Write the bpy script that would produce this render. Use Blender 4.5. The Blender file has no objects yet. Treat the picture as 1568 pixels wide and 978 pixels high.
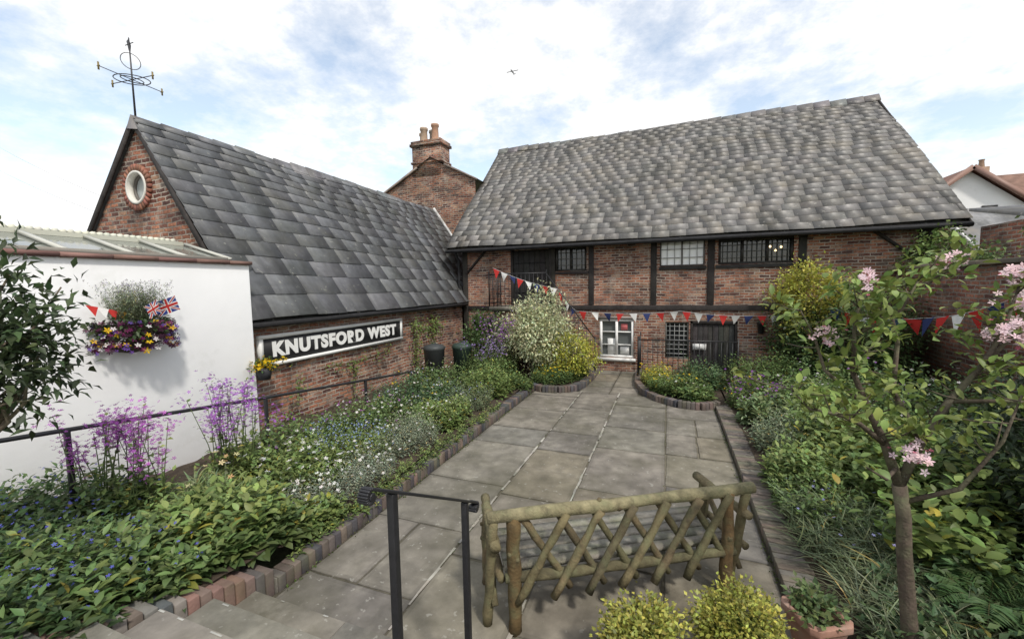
import bpy, math, random
import numpy as np
from mathutils import Vector, Matrix
random.seed(7); rng=np.random.default_rng(7)
S=bpy.context.scene
# ------------------------------------------------------------------ materials
def newmat(name):
    m=bpy.data.materials.new(name); m.use_nodes=True
    nt=m.node_tree; nt.nodes.clear()
    return m,nt,nt.nodes,nt.links
def N(nodes,t,**kw):
    n=nodes.new(t)
    for k,v in kw.items(): setattr(n,k,v)
    return n
def mixc(nodes,links,a,b,fac,mode='MIX'):
    n=nodes.new('ShaderNodeMix'); n.data_type='RGBA'; n.blend_type=mode
    for idx,v in ((6,a),(7,b)):
        if isinstance(v,(tuple,list)): n.inputs[idx].default_value=(*v[:3],1)
        else: links.new(v,n.inputs[idx])
    if isinstance(fac,(int,float)): n.inputs[0].default_value=fac
    else: links.new(fac,n.inputs[0])
    return n.outputs[2]
def ramp(nodes,links,src,stops,interp='LINEAR'):
    r=nodes.new('ShaderNodeValToRGB'); r.color_ramp.interpolation=interp
    e=r.color_ramp.elements
    while len(e)<len(stops): e.new(.5)
    for i,(p,c) in enumerate(stops):
        e[i].position=p; e[i].color=(*(c if isinstance(c,(tuple,list)) else (c,c,c)),1)
    links.new(src,r.inputs[0]); return r.outputs[0]
def noise(nodes,links,scale,detail=5,rough=.55,vec=None,stretch=None):
    n=nodes.new('ShaderNodeTexNoise'); n.inputs['Scale'].default_value=scale
    n.inputs['Detail'].default_value=detail; n.inputs['Roughness'].default_value=rough
    if vec is None:
        g=nodes.new('ShaderNodeNewGeometry'); vec=g.outputs['Position']
    if stretch:
        mp=nodes.new('ShaderNodeMapping'); mp.inputs['Scale'].default_value=stretch; links.new(vec,mp.inputs['Vector']); vec=mp.outputs[0]
    links.new(vec,n.inputs['Vector']); return n.outputs['Fac']
def attr_mat(name,rough=.7,nscale=6,lo=.7,hi=1.25,bump=.3,bscale=40,metal=0,spec=.3,stain=None,stainscale=1.3,stainlo=.5,stainhi=.7,stainamt=.6,transl=0,fine=None,finelo=.75,stain2=None,streak=None,spots=None):
    m,nt,nd,lk=newmat(name)
    a=N(nd,'ShaderNodeAttribute',attribute_name='Col')
    col=a.outputs['Color']
    nf=noise(nd,lk,nscale)
    col=mixc(nd,lk,col,ramp(nd,lk,nf,[(.25,lo),(.75,hi)]),1.0,'MULTIPLY')
    if fine:
        nf2=noise(nd,lk,fine,3)
        col=mixc(nd,lk,col,ramp(nd,lk,nf2,[(.3,finelo),(.7,1.2)]),1.0,'MULTIPLY')
    if stain:
        s=noise(nd,lk,stainscale,8,.65)
        f=ramp(nd,lk,s,[(stainlo,0.0),(stainhi,stainamt)])
        col=mixc(nd,lk,col,stain,f)
    if stain2:
        c2,sc2,lo2,hi2,am2=stain2
        col=mixc(nd,lk,col,c2,ramp(nd,lk,noise(nd,lk,sc2,6,.7),[(lo2,0.0),(hi2,am2)]))
    if streak:
        sn=noise(nd,lk,1.0,5,.6,stretch=streak)
        col=mixc(nd,lk,col,ramp(nd,lk,sn,[(.3,.6),(.5,1.0),(.7,1.3)]),1.0,'MULTIPLY')
    if spots:
        c3,sc3,lo3,am3=spots
        col=mixc(nd,lk,col,c3,ramp(nd,lk,noise(nd,lk,sc3,3,.6),[(lo3,0.0),(lo3+.04,am3)]))
    p=N(nd,'ShaderNodeBsdfPrincipled'); lk.new(col,p.inputs['Base Color'])
    p.inputs['Roughness'].default_value=rough; p.inputs['Metallic'].default_value=metal
    p.inputs['Specular IOR Level'].default_value=spec
    if bump:
        b=N(nd,'ShaderNodeBump'); b.inputs['Strength'].default_value=bump; b.inputs['Distance'].default_value=.01
        lk.new(noise(nd,lk,bscale,4),b.inputs['Height']); lk.new(b.outputs[0],p.inputs['Normal'])
    o=N(nd,'ShaderNodeOutputMaterial')
    if transl:
        t=N(nd,'ShaderNodeBsdfTranslucent'); lk.new(col,t.inputs['Color'])
        mx=N(nd,'ShaderNodeMixShader'); mx.inputs[0].default_value=transl
        lk.new(p.outputs[0],mx.inputs[1]); lk.new(t.outputs[0],mx.inputs[2]); lk.new(mx.outputs[0],o.inputs[0])
    else: lk.new(p.outputs[0],o.inputs[0])
    return m
def brick_mat(name,stops,mortar,bw=.225,rh=.075,weather=.5,green=.25,mort=.012,lime=.5):
    m,nt,nd,lk=newmat(name)
    g=N(nd,'ShaderNodeNewGeometry'); s=N(nd,'ShaderNodeSeparateXYZ'); lk.new(g.outputs['Position'],s.inputs[0])
    ad=N(nd,'ShaderNodeMath',operation='ADD'); lk.new(s.outputs[0],ad.inputs[0]); lk.new(s.outputs[1],ad.inputs[1])
    wn=noise(nd,lk,.8,2); wm=N(nd,'ShaderNodeMath',operation='MULTIPLY_ADD'); lk.new(wn,wm.inputs[0]); wm.inputs[1].default_value=.12; lk.new(s.outputs[2],wm.inputs[2])
    wn2=noise(nd,lk,11,3); wm2=N(nd,'ShaderNodeMath',operation='MULTIPLY_ADD'); lk.new(wn2,wm2.inputs[0]); wm2.inputs[1].default_value=.035; lk.new(wm.outputs[0],wm2.inputs[2])
    wn3=noise(nd,lk,9,3); wm3=N(nd,'ShaderNodeMath',operation='MULTIPLY_ADD'); lk.new(wn3,wm3.inputs[0]); wm3.inputs[1].default_value=.06; lk.new(ad.outputs[0],wm3.inputs[2])
    c=N(nd,'ShaderNodeCombineXYZ'); lk.new(wm3.outputs[0],c.inputs[0]); lk.new(wm2.outputs[0],c.inputs[1])
    b=N(nd,'ShaderNodeTexBrick'); lk.new(c.outputs[0],b.inputs['Vector'])
    b.inputs['Scale'].default_value=1; b.inputs['Brick Width'].default_value=bw; b.inputs['Row Height'].default_value=rh
    b.inputs['Mortar Size'].default_value=mort; b.inputs['Mortar Smooth'].default_value=.35
    b.inputs['Color1'].default_value=(0,0,0,1); b.inputs['Color2'].default_value=(1,1,1,1); b.inputs['Mortar'].default_value=(.5,.5,.5,1)
    col=ramp(nd,lk,b.outputs['Color'],stops)
    n1=noise(nd,lk,1.3,6,.6); col=mixc(nd,lk,col,ramp(nd,lk,n1,[(.3,1-weather*.9),(.7,1.2)]),1.0,'MULTIPLY')
    n2=noise(nd,lk,28,4); col=mixc(nd,lk,col,ramp(nd,lk,n2,[(.3,.6),(.7,1.3)]),1.0,'MULTIPLY')
    mcol=mixc(nd,lk,mortar,(.16,.14,.12),ramp(nd,lk,noise(nd,lk,2.1,4),[(.4,0.0),(.65,.9)]))
    col=mixc(nd,lk,col,mcol,b.outputs['Fac'])
    n4=noise(nd,lk,3.1,8,.75); col=mixc(nd,lk,col,(.44,.38,.32),ramp(nd,lk,n4,[(.53,0.0),(.68,lime)]))
    n5=noise(nd,lk,1.9,8,.7); col=mixc(nd,lk,col,(.06,.045,.04),ramp(nd,lk,n5,[(.49,0.0),(.70,.8)]))
    n3=noise(nd,lk,.9,7,.7)
    col=mixc(nd,lk,col,(.09,.10,.06),ramp(nd,lk,n3,[(.52,0.0),(.72,green)]))
    p=N(nd,'ShaderNodeBsdfPrincipled'); lk.new(col,p.inputs['Base Color']); p.inputs['Roughness'].default_value=.9
    p.inputs['Specular IOR Level'].default_value=.2
    iv=N(nd,'ShaderNodeMath',operation='SUBTRACT'); iv.inputs[0].default_value=1; lk.new(b.outputs['Fac'],iv.inputs[1])
    ad2=N(nd,'ShaderNodeMath',operation='MULTIPLY_ADD'); lk.new(n2,ad2.inputs[0]); ad2.inputs[1].default_value=1.0; lk.new(iv.outputs[0],ad2.inputs[2])
    bp=N(nd,'ShaderNodeBump'); bp.inputs['Strength'].default_value=.8; bp.inputs['Distance'].default_value=.014
    lk.new(ad2.outputs[0],bp.inputs['Height']); lk.new(bp.outputs[0],p.inputs['Normal'])
    o=N(nd,'ShaderNodeOutputMaterial'); lk.new(p.outputs[0],o.inputs[0]); return m
BST=[(0,(.09,.05,.045)),(.2,(.19,.08,.06)),(.45,(.30,.13,.085)),(.7,(.38,.165,.10)),(.9,(.42,.25,.165)),(1,(.12,.085,.08))]
M_brick=brick_mat('old_brick',BST,(.42,.37,.31),lime=.65)
M_brick2=brick_mat('garden_wall_brick',[(0,(.12,.06,.05)),(.4,(.28,.11,.075)),(.8,(.38,.17,.11)),(1,(.20,.12,.09))],(.30,.27,.23),green=.5,weather=.5,lime=.35)
M_slate=attr_mat('slate',rough=.5,nscale=1.0,lo=.75,hi=1.2,bump=.22,bscale=9,spec=.5,stain=(.215,.185,.14),stainscale=1.5,stainlo=.48,stainhi=.70,stainamt=.6,fine=5,finelo=.8,stain2=((.055,.055,.045),.9,.5,.70,.65),streak=(2.6,.3,.3),spots=((.34,.33,.29),9,.64,.6))
M_slateb=attr_mat('rough_slate',rough=.52,nscale=1.0,lo=.78,hi=1.2,bump=.25,bscale=8,spec=.5,stain=(.16,.155,.13),stainscale=1.6,stainlo=.5,stainhi=.72,stainamt=.5,fine=6,finelo=.82,stain2=((.06,.065,.048),.9,.5,.72,.55),streak=(.35,2.2,.35),spots=((.36,.36,.32),11,.65,.55))
M_stone=attr_mat('flagstone',rough=.78,nscale=1.1,lo=.58,hi=1.22,bump=.6,bscale=24,stain=(.085,.08,.05),stainscale=.8,stainlo=.44,stainhi=.72,stainamt=.7,fine=5,finelo=.68,stain2=((.31,.29,.24),2.2,.55,.75,.5),spots=((.38,.37,.33),15,.65,.4))
M_bluebrick=attr_mat('kerb_brick',rough=.8,nscale=5,lo=.6,hi=1.3,bump=.4,bscale=50,stain=(.12,.13,.07),stainscale=3,stainlo=.5,stainhi=.7,stainamt=.5)
M_wood=attr_mat('timber',rough=.8,nscale=7,lo=.6,hi=1.4,bump=.5,bscale=35,fine=30)
M_paint=attr_mat('paint',rough=.5,nscale=2,lo=.9,hi=1.05,bump=.08,bscale=30)
M_iron=attr_mat('painted_iron',rough=.42,nscale=20,lo=.8,hi=1.3,bump=.12,bscale=70,spec=.4)
M_leaf=attr_mat('leaf',rough=.5,nscale=4,lo=.8,hi=1.2,bump=0,spec=.35,transl=.28)
M_petal=attr_mat('petal',rough=.7,nscale=4,lo=.9,hi=1.1,bump=0,spec=.1,transl=.25)
M_bark=attr_mat('bark',rough=.9,nscale=12,lo=.55,hi=1.4,bump=.8,bscale=60,stain=(.17,.19,.10),stainscale=7,stainlo=.46,stainhi=.7,stainamt=.6,stain2=((.05,.045,.03),11,.52,.7,.6))
M_soil=attr_mat('soil',rough=1,nscale=9,lo=.5,hi=1.4,bump=1,bscale=25)
M_cloth=attr_mat('bunting_cloth',rough=.8,nscale=9,lo=.9,hi=1.1,bump=0,transl=.2)
M_pot=attr_mat('terracotta',rough=.85,nscale=7,lo=.75,hi=1.2,bump=.3,stain=(.4,.35,.3),stainscale=5,stainlo=.5,stainhi=.75,stainamt=.6)
M_render=attr_mat('white_render',rough=.9,nscale=.7,lo=.92,hi=1.04,bump=.4,bscale=7,stain=(.5,.5,.45),stainscale=1.7,stainlo=.58,stainhi=.85,stainamt=.5)
M_tile=attr_mat('roof_tile',rough=.85,nscale=3,lo=.7,hi=1.3,bump=.3)
def glassm():
    m,nt,nd,lk=newmat('window_glass'); p=N(nd,'ShaderNodeBsdfPrincipled')
    a=N(nd,'ShaderNodeAttribute',attribute_name='Col'); lk.new(a.outputs['Color'],p.inputs['Base Color'])
    p.inputs['Roughness'].default_value=.08; p.inputs['Specular IOR Level'].default_value=.7
    b=N(nd,'ShaderNodeBump'); b.inputs['Strength'].default_value=.2; b.inputs['Distance'].default_value=.02
    lk.new(noise(nd,lk,7,2),b.inputs['Height']); lk.new(b.outputs[0],p.inputs['Normal'])
    o=N(nd,'ShaderNodeOutputMaterial'); lk.new(p.outputs[0],o.inputs[0]); return m
M_glass=glassm()
def bulbm():
    m,nt,nd,lk=newmat('lit_bulb'); e=N(nd,'ShaderNodeEmission'); e.inputs[0].default_value=(1,.75,.4,1); e.inputs[1].default_value=3
    o=N(nd,'ShaderNodeOutputMaterial'); lk.new(e.outputs[0],o.inputs[0]); return m
M_bulb=bulbm()
# ------------------------------------------------------------------ mesh builder
class MB:
    def __init__(s): s.V=[];s.F=[];s.n=0
    def add(s,v,f,col,mat=0):
        v=np.asarray(v,dtype=np.float32).reshape(-1,3)
        groups={}
        if isinstance(f,np.ndarray): groups[f.shape[1]]=f
        else:
            for q in f: groups.setdefault(len(q),[]).append(q)
        for k,g in groups.items():
            g=np.asarray(g,dtype=np.int32)+s.n
            c=np.asarray(col,dtype=np.float32)
            if c.ndim==1: c=np.tile(c[:3],(len(g),1))
            s.F.append((g,c,mat))
        s.V.append(v); s.n+=len(v)
    def box(s,x0,x1,y0,y1,z0,z1,col,mat=0,M=None):
        v=[(x0,y0,z0),(x1,y0,z0),(x1,y1,z0),(x0,y1,z0),(x0,y0,z1),(x1,y0,z1),(x1,y1,z1),(x0,y1,z1)]
        if M is not None: v=[tuple(M@Vector(p)) for p in v]
        s.add(v,[(0,3,2,1),(4,5,6,7),(0,1,5,4),(1,2,6,5),(2,3,7,6),(3,0,4,7)],col,mat)
    def bar(s,a,b,w,h,col,mat=0,up=(0,0,1)):
        a=Vector(a);b=Vector(b);d=(b-a);L=d.length;d.normalize();u=Vector(up)
        if abs(d.dot(u))>.95: u=Vector((0,1,0))
        r=d.cross(u).normalized();u=r.cross(d)
        M=Matrix((r,d,u)).transposed().to_4x4(); M.translation=a
        s.box(-w/2,w/2,0,L,-h/2,h/2,col,mat,M)
    def tube(s,pts,r,seg=8,col=(.5,.5,.5),mat=0):
        pts=[Vector(p) for p in pts]; n=len(pts)
        if not hasattr(r,'__len__'): r=[r]*n
        V=[];F=[]
        for i,p in enumerate(pts):
            d=(pts[min(i+1,n-1)]-pts[max(i-1,0)]).normalized()
            if i==0: ref=Vector((0,0,1)) if abs(d.z)<.9 else Vector((1,0,0)); a=d.cross(ref).normalized()
            else:
                a=(a-d*a.dot(d)).normalized()
            b=d.cross(a)
            for k in range(seg):
                t=2*math.pi*k/seg; V.append(p+(a*math.cos(t)+b*math.sin(t))*r[i])
        for i in range(n-1):
            for k in range(seg):
                k2=(k+1)%seg; F.append((i*seg+k,i*seg+k2,(i+1)*seg+k2,(i+1)*seg+k))
        nb=len(V); V.append(pts[0]);V.append(pts[-1])
        for k in range(seg):
            k2=(k+1)%seg; F.append((nb,k2,k)); F.append((nb+1,(n-1)*seg+k,(n-1)*seg+k2))
        s.add([tuple(v) for v in V],F,col,mat)
    def lathe(s,c,prof,seg=20,col=(.5,.5,.5),mat=0,a0=0,a1=2*math.pi):
        V=[];F=[];full=abs(a1-a0-2*math.pi)<1e-4; ns=seg if full else seg+1
        for (r,z) in prof:
            for k in range(ns):
                t=a0+(a1-a0)*k/seg; V.append((c[0]+r*math.cos(t),c[1]+r*math.sin(t),c[2]+z))
        for i in range(len(prof)-1):
            for k in range(seg):
                k2=(k+1)%ns; F.append((i*ns+k,i*ns+k2,(i+1)*ns+k2,(i+1)*ns+k))
        s.add(V,F,col,mat)
    def build(s,name,mats,parent=None,smooth=False,bevel=0):
        me=bpy.data.meshes.new(name)
        V=np.concatenate(s.V); me.vertices.add(len(V)); me.vertices.foreach_set('co',V.ravel())
        loops=np.concatenate([g.ravel() for g,c,m in s.F]); tot=np.concatenate([np.full(len(g),g.shape[1]) for g,c,m in s.F]).astype(np.int32)
        st=np.concatenate([[0],np.cumsum(tot)[:-1]]).astype(np.int32)
        me.loops.add(len(loops)); me.loops.foreach_set('vertex_index',loops.astype(np.int32))
        me.polygons.add(len(tot)); me.polygons.foreach_set('loop_start',st); me.polygons.foreach_set('loop_total',tot)
        me.polygons.foreach_set('material_index',np.concatenate([np.full(len(g),m) for g,c,m in s.F]).astype(np.int32))
        if smooth: me.polygons.foreach_set('use_smooth',np.ones(len(tot),dtype=bool))
        ca=me.color_attributes.new('Col','FLOAT_COLOR','CORNER')
        C=np.concatenate([c for g,c,m in s.F]); C=np.repeat(C,tot,axis=0); C=np.concatenate([C,np.ones((len(C),1))],1)
        ca.data.foreach_set('color',C.astype(np.float32).ravel())
        me.update(calc_edges=True); me.validate()
        for m in (mats if isinstance(mats,list) else [mats]): me.materials.append(m)
        o=bpy.data.objects.new(name,me); S.collection.objects.link(o)
        if parent: o.parent=parent
        if bevel:
            b=o.modifiers.new('bevel','BEVEL'); b.width=bevel; b.segments=2; b.limit_method='ANGLE'
        return o
def empty(name):
    e=bpy.data.objects.new(name,None); e.empty_display_size=.2; S.collection.objects.link(e); return e
def jc(c,a=.15):
    k=1+random.uniform(-a,a); return tuple(max(0,x*k*(1+random.uniform(-a,a)*.25)) for x in c)
# ------------------------------------------------------------------ foliage tools
T={}
T['leaf']=(np.array([(0,0,0),(.5,.42,.09),(0,1,-.15),(-.5,.42,.09),(0,.45,0)]),np.array([(0,1,2,4),(0,4,2,3)]))
_v=[(0,0,0),(.36,.2,.05),(.5,.5,.04),(.3,.8,-.05),(0,1,-.2),(-.3,.8,-.05),(-.5,.5,.04),(-.36,.2,.05),(0,.25,.0),(0,.55,-.03),(0,.8,-.1)]
T['big']=(np.array(_v),np.array([(0,1,8,8),(1,2,9,8),(2,3,10,9),(3,4,10,10),(0,8,7,7),(8,9,6,7),(9,10,5,6),(10,4,5,5)]))
fv=[(0,0,0)];ff=[]
for k in range(5):
    a=2*math.pi*k/5
    for (r,da,z) in ((.6,-.42,.12),(1,0,.18),(.6,.42,.12)): fv.append((r*math.cos(a+da),r*math.sin(a+da),z))
    ff.append((0,1+3*k,2+3*k,3+3*k))
T['flower']=(np.array(fv),np.array(ff))
bv=[];bf=[]
for i in range(6):
    t=i/5; w=.5*(1-t**2.2)+.02
    z=.0-.55*t**2.3; y=t*(1-.2*t)
    bv+= [(-w,y,z),(w,y,z)]
    if i<5: bf.append((2*i,2*i+1,2*i+3,2*i+2))
T['blade']=(np.array(bv),np.array(bf))
def nrm(a): return a/np.maximum(np.linalg.norm(a,axis=1,keepdims=True),1e-6)
def batch(mb,P,D,U,L,W,C,kind='leaf',mat=0):
    tv,tf=T[kind]; P=np.asarray(P,float);n=len(P)
    if n==0: return
    D=nrm(np.asarray(D,float)); R=nrm(np.cross(D,U)); Nn=np.cross(R,D)
    L=np.broadcast_to(L,(n,)); W=np.broadcast_to(W,(n,))
    V=P[:,None,:]+R[:,None,:]*(tv[None,:,0:1]*W[:,None,None])+D[:,None,:]*(tv[None,:,1:2]*L[:,None,None])+Nn[:,None,:]*(tv[None,:,2:3]*L[:,None,None])
    k=len(tv)
    for kk in (3,4):
        sel=[f for f in tf if len(set(f))==kk]
        if not sel: continue
        sel=np.array([list(dict.fromkeys(f)) for f in sel])
        F=(sel[None]+(np.arange(n)*k)[:,None,None]).reshape(-1,kk)
        Cc=np.repeat(C,len(sel),axis=0)
        mb.F.append((F.astype(np.int32)+mb.n,Cc.astype(np.float32),mat))
    mb.V.append(V.reshape(-1,3).astype(np.float32)); mb.n+=n*k
def cvar(c,n,a=.3,warm=.12):
    c=np.tile(np.array(c,float),(n,1)); k=rng.uniform(1-a,1+a,(n,1)); c=c*k
    c[:,0]*=rng.uniform(1-warm,1+2*warm,n); c[:,2]*=rng.uniform(1-warm,1+warm,n); return c
UP=np.array([0,0,1.0])
def tone(col):
    c=np.array(col,float); g=c@np.array([.3,.6,.1]); return (c*.88+g*.12)*1.17
def shoots(mb,B,H,m,L,W,col,kind='leaf',spread=.25,e0=-.1,e1=.9,a=.3,mat=0,stem=None,t0=.12):
    K=len(B)
    if K==0: return np.zeros((0,3))
    col=tone(col)
    lean=rng.normal(0,spread,(K,3)); lean[:,2]=0
    tops=B+lean*H[:,None]; tops[:,2]+=H
    t=np.linspace(t0,1,m)[None,:]+rng.uniform(-.03,.03,(K,m))
    P=B[:,None,:]+lean[:,None,:]*(H[:,None,None]*t[...,None]**1.4); P[:,:,2]=B[:,None,2]+H[:,None]*t
    az=rng.uniform(0,6.28,(K,1))+2.4*np.arange(m)[None,:]
    e=e0+(e1-e0)*t**1.5+rng.normal(0,.22,(K,m))
    D=np.stack([np.cos(az),np.sin(az),e],-1)
    sz=(1.1-.5*t)*rng.uniform(.7,1.25,(K,m))
    sc=rng.uniform(.7,1.3,(K,1,1))
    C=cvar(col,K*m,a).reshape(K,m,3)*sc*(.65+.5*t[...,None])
    yl=(rng.uniform(0,1,(K,m))<.03)[...,None]; C=np.where(yl,C*np.array([2.0,1.3,.8]),C)
    U=np.tile(UP,(K*m,1))+rng.normal(0,.25,(K*m,3))
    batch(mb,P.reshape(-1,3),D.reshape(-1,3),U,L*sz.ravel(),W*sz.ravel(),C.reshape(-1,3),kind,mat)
    if stem is not None:
        for i in range(K):
            mb.tube([tuple(B[i]),tuple(B[i]+lean[i]*H[i]*.38+np.array([0,0,H[i]*.5])),tuple(tops[i])],[.006,.005,.003],4,stem,mat)
    return tops
def ell(cx,cy,rx,ry,K):
    a=rng.uniform(0,6.283,K); r=np.sqrt(rng.uniform(0,1,K))
    return np.stack([cx+rx*r*np.cos(a),cy+ry*r*np.sin(a)],1),r
def flowers(mb,P,size,col,a=.12,mat=1,face=None):
    n=len(P)
    D=rng.normal(0,1,(n,3)); D[:,2]*=.4
    U=np.tile(UP,(n,1))*1.0+rng.normal(0,.45,(n,3))
    if face is not None: U=U*.5+np.array(face)
    U=nrm(U); D=D-(D*U).sum(1,keepdims=True)*U
    batch(mb,P,D,U,np.full(n,size)*rng.uniform(.75,1.25,n),np.full(n,size)*rng.uniform(1.7,2.0,n)*.55,cvar(col,n,a,.05),'flower',mat)
def bedz_l(x,y):
    return np.interp(y,[-1,0,1,2.2,3.5,6,12],[1.05,.88,.56,.30,.20,.16,.12])+.03*np.sin(x*7+y*5)
def bedz_r(x,y): return .1+.02*np.sin(x*6+y*4)+np.clip((x-1.3),0,3)*.05
def patch(name,cx,cy,rx,ry,K,h0,h1,m,L,W,col,kind='leaf',side='l',fl=None,spread=.25,e0=-.1,e1=.9,spike=None,z=None,dome=.45):
    mb=MB(); xy,r=ell(cx,cy,rx,ry,K)
    zf=(lambda x,y: np.full_like(x,z)) if z is not None else (bedz_l if side=='l' else bedz_r)
    B=np.concatenate([xy,zf(xy[:,0],xy[:,1])[:,None]],1)
    ph=rng.uniform(0,6,2)
    H=rng.uniform(h0,h1,K)*(1-dome*r**2)*(1+.22*np.sin(xy[:,0]*6+ph[0])*np.sin(xy[:,1]*5+ph[1]))
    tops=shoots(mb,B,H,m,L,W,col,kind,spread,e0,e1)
    if fl:
        for (c,cnt,s,dz) in fl:
            i=rng.integers(0,len(tops),cnt); P=tops[i]+rng.normal(0,.05,(cnt,3))+np.array([0,0,dz]); flowers(mb,P,s,c)
    if spike:
        c,ns,hh,s,per,clr=spike
        xy,r=ell(cx,cy,rx*.85,ry*.85,ns); B=np.concatenate([xy,zf(xy[:,0],xy[:,1])[:,None]],1); H=rng.uniform(hh*.72,hh*1.1,ns)
        tops=shoots(mb,B,H,12,L*.8,W*.8,col,'leaf',.14,-.1,.7,stem=(.10,.14,.05))
        P=np.repeat(tops,per,0)+rng.normal(0,1,(ns*per,3))*np.array([clr,clr,clr*1.7])-np.array([0,0,clr]); flowers(mb,P,s,c,.35)
    return mb.build(name,[M_leaf,M_petal])
def crown(mb,c,rad,nc,per,L,W,col,kind='leaf',cl=.12,out=.7,a=.35,hollow=.55,base=None,bark=(.14,.11,.08),bmat=2,lobes=.22,zcut=None):
    c=np.array(c,float); rad=np.array(rad,float); col=tone(col)
    d=nrm(rng.normal(0,1,(nc,3))); 
    ph=rng.uniform(0,6,3)
    lob=1+lobes*(np.sin(d[:,0]*4+ph[0])+np.sin(d[:,1]*5+ph[1])+np.sin(d[:,2]*4+ph[2]))/1.5
    r=rng.uniform(hollow,1,nc)**.7*lob
    Pc=c+d*rad*r[:,None]
    if zcut is not None: Pc[:,2]=np.maximum(Pc[:,2],zcut)
    P=np.repeat(Pc,per,0)+rng.normal(0,cl,(nc*per,3)); D=np.repeat(d,per,0)*out+rng.normal(0,.6,(nc*per,3)); D[:,2]+=.1
    U=np.tile(UP,(nc*per,1))+rng.normal(0,.35,(nc*per,3))
    sh=np.repeat(rng.uniform(.6,1.35,nc),per)[:,None]
    n=nc*per; s=rng.uniform(.7,1.25,n)
    batch(mb,P,D,U,L*s,W*s,cvar(col,n,a)*sh,kind,0)
    if base is not None:
        for i in rng.choice(nc,min(nc,26),False):
            b=Vector(base); e=Vector(Pc[i]); mid=b.lerp(e,.5)+Vector(rng.normal(0,.08,3)); mid.z+=.05
            mb.tube([b,mid,e],[.018,.012,.005],5,bark,bmat)
    return Pc
# ================================================================== WORLD / LIGHT / CAMERA
CAMH=2.5
cam=bpy.data.cameras.new('camera'); co=bpy.data.objects.new('camera',cam); S.collection.objects.link(co); S.camera=co
cam.sensor_width=36; cam.lens=14.46; cam.clip_end=3000; cam.clip_start=.05
co.matrix_world=Matrix.Translation((0,0,CAMH))@Matrix.Rotation(math.radians(20.9),4,'Z')@Matrix.Rotation(math.radians(90-4.55),4,'X')@Matrix.Rotation(math.radians(-1.0),4,'Z')
sd=Vector((.52,-.42,.80)).normalized()
sun=bpy.data.lights.new('sun','SUN'); sun.energy=3.0; sun.angle=math.radians(5); sun.color=(1,.95,.87)
so=bpy.data.objects.new('sun',sun); S.collection.objects.link(so); so.rotation_euler=(-sd).to_track_quat('-Z','Y').to_euler()
w=bpy.data.worlds.new('World'); S.world=w; w.use_nodes=True; nt=w.node_tree; nd=nt.nodes; lk=nt.links; nd.clear()
sky=N(nd,'ShaderNodeTexSky',sky_type='NISHITA'); sky.sun_disc=False; sky.sun_elevation=math.asin(sd.z); sky.sun_rotation=math.atan2(sd.x,sd.y)
tc=N(nd,'ShaderNodeTexCoord'); sp=N(nd,'ShaderNodeSeparateXYZ'); lk.new(tc.outputs['Generated'],sp.inputs[0])
za=N(nd,'ShaderNodeMath',operation='MAXIMUM'); lk.new(sp.outputs[2],za.inputs[0]); za.inputs[1].default_value=0
zb=N(nd,'ShaderNodeMath',operation='ADD'); lk.new(za.outputs[0],zb.inputs[0]); zb.inputs[1].default_value=.22
dx=N(nd,'ShaderNodeMath',operation='DIVIDE'); lk.new(sp.outputs[0],dx.inputs[0]); lk.new(zb.outputs[0],dx.inputs[1])
dy=N(nd,'ShaderNodeMath',operation='DIVIDE'); lk.new(sp.outputs[1],dy.inputs[0]); lk.new(zb.outputs[0],dy.inputs[1])
cb=N(nd,'ShaderNodeCombineXYZ'); lk.new(dx.outputs[0],cb.inputs[0]); lk.new(dy.outputs[0],cb.inputs[1]); cb.inputs[2].default_value=3.3
n1=noise(nd,lk,1.9,10,.64,cb.outputs[0])
f1=ramp(nd,lk,n1,[(.38,.22),(.47,.55),(.55,1.0)])
n2=noise(nd,lk,3.2,8,.6,cb.outputs[0])
ccn=ramp(nd,lk,n2,[(.3,(.88,.91,.95)),(.48,(1,1,1))])
cs=mixc(nd,lk,ccn,(11.6,11.6,11.6),1.0,'MULTIPLY')
skb=mixc(nd,lk,sky.outputs[0],(3.0,2.75,2.4),1.0,'MULTIPLY')
colw=mixc(nd,lk,skb,cs,f1)
bg=N(nd,'ShaderNodeBackground'); lk.new(colw,bg.inputs[0]); bg.inputs[1].default_value=.1
ow=N(nd,'ShaderNodeOutputWorld'); lk.new(bg.outputs[0],ow.inputs[0])
S.view_settings.view_transform='Standard'; S.view_settings.look='None'; S.view_settings.exposure=0
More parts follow.
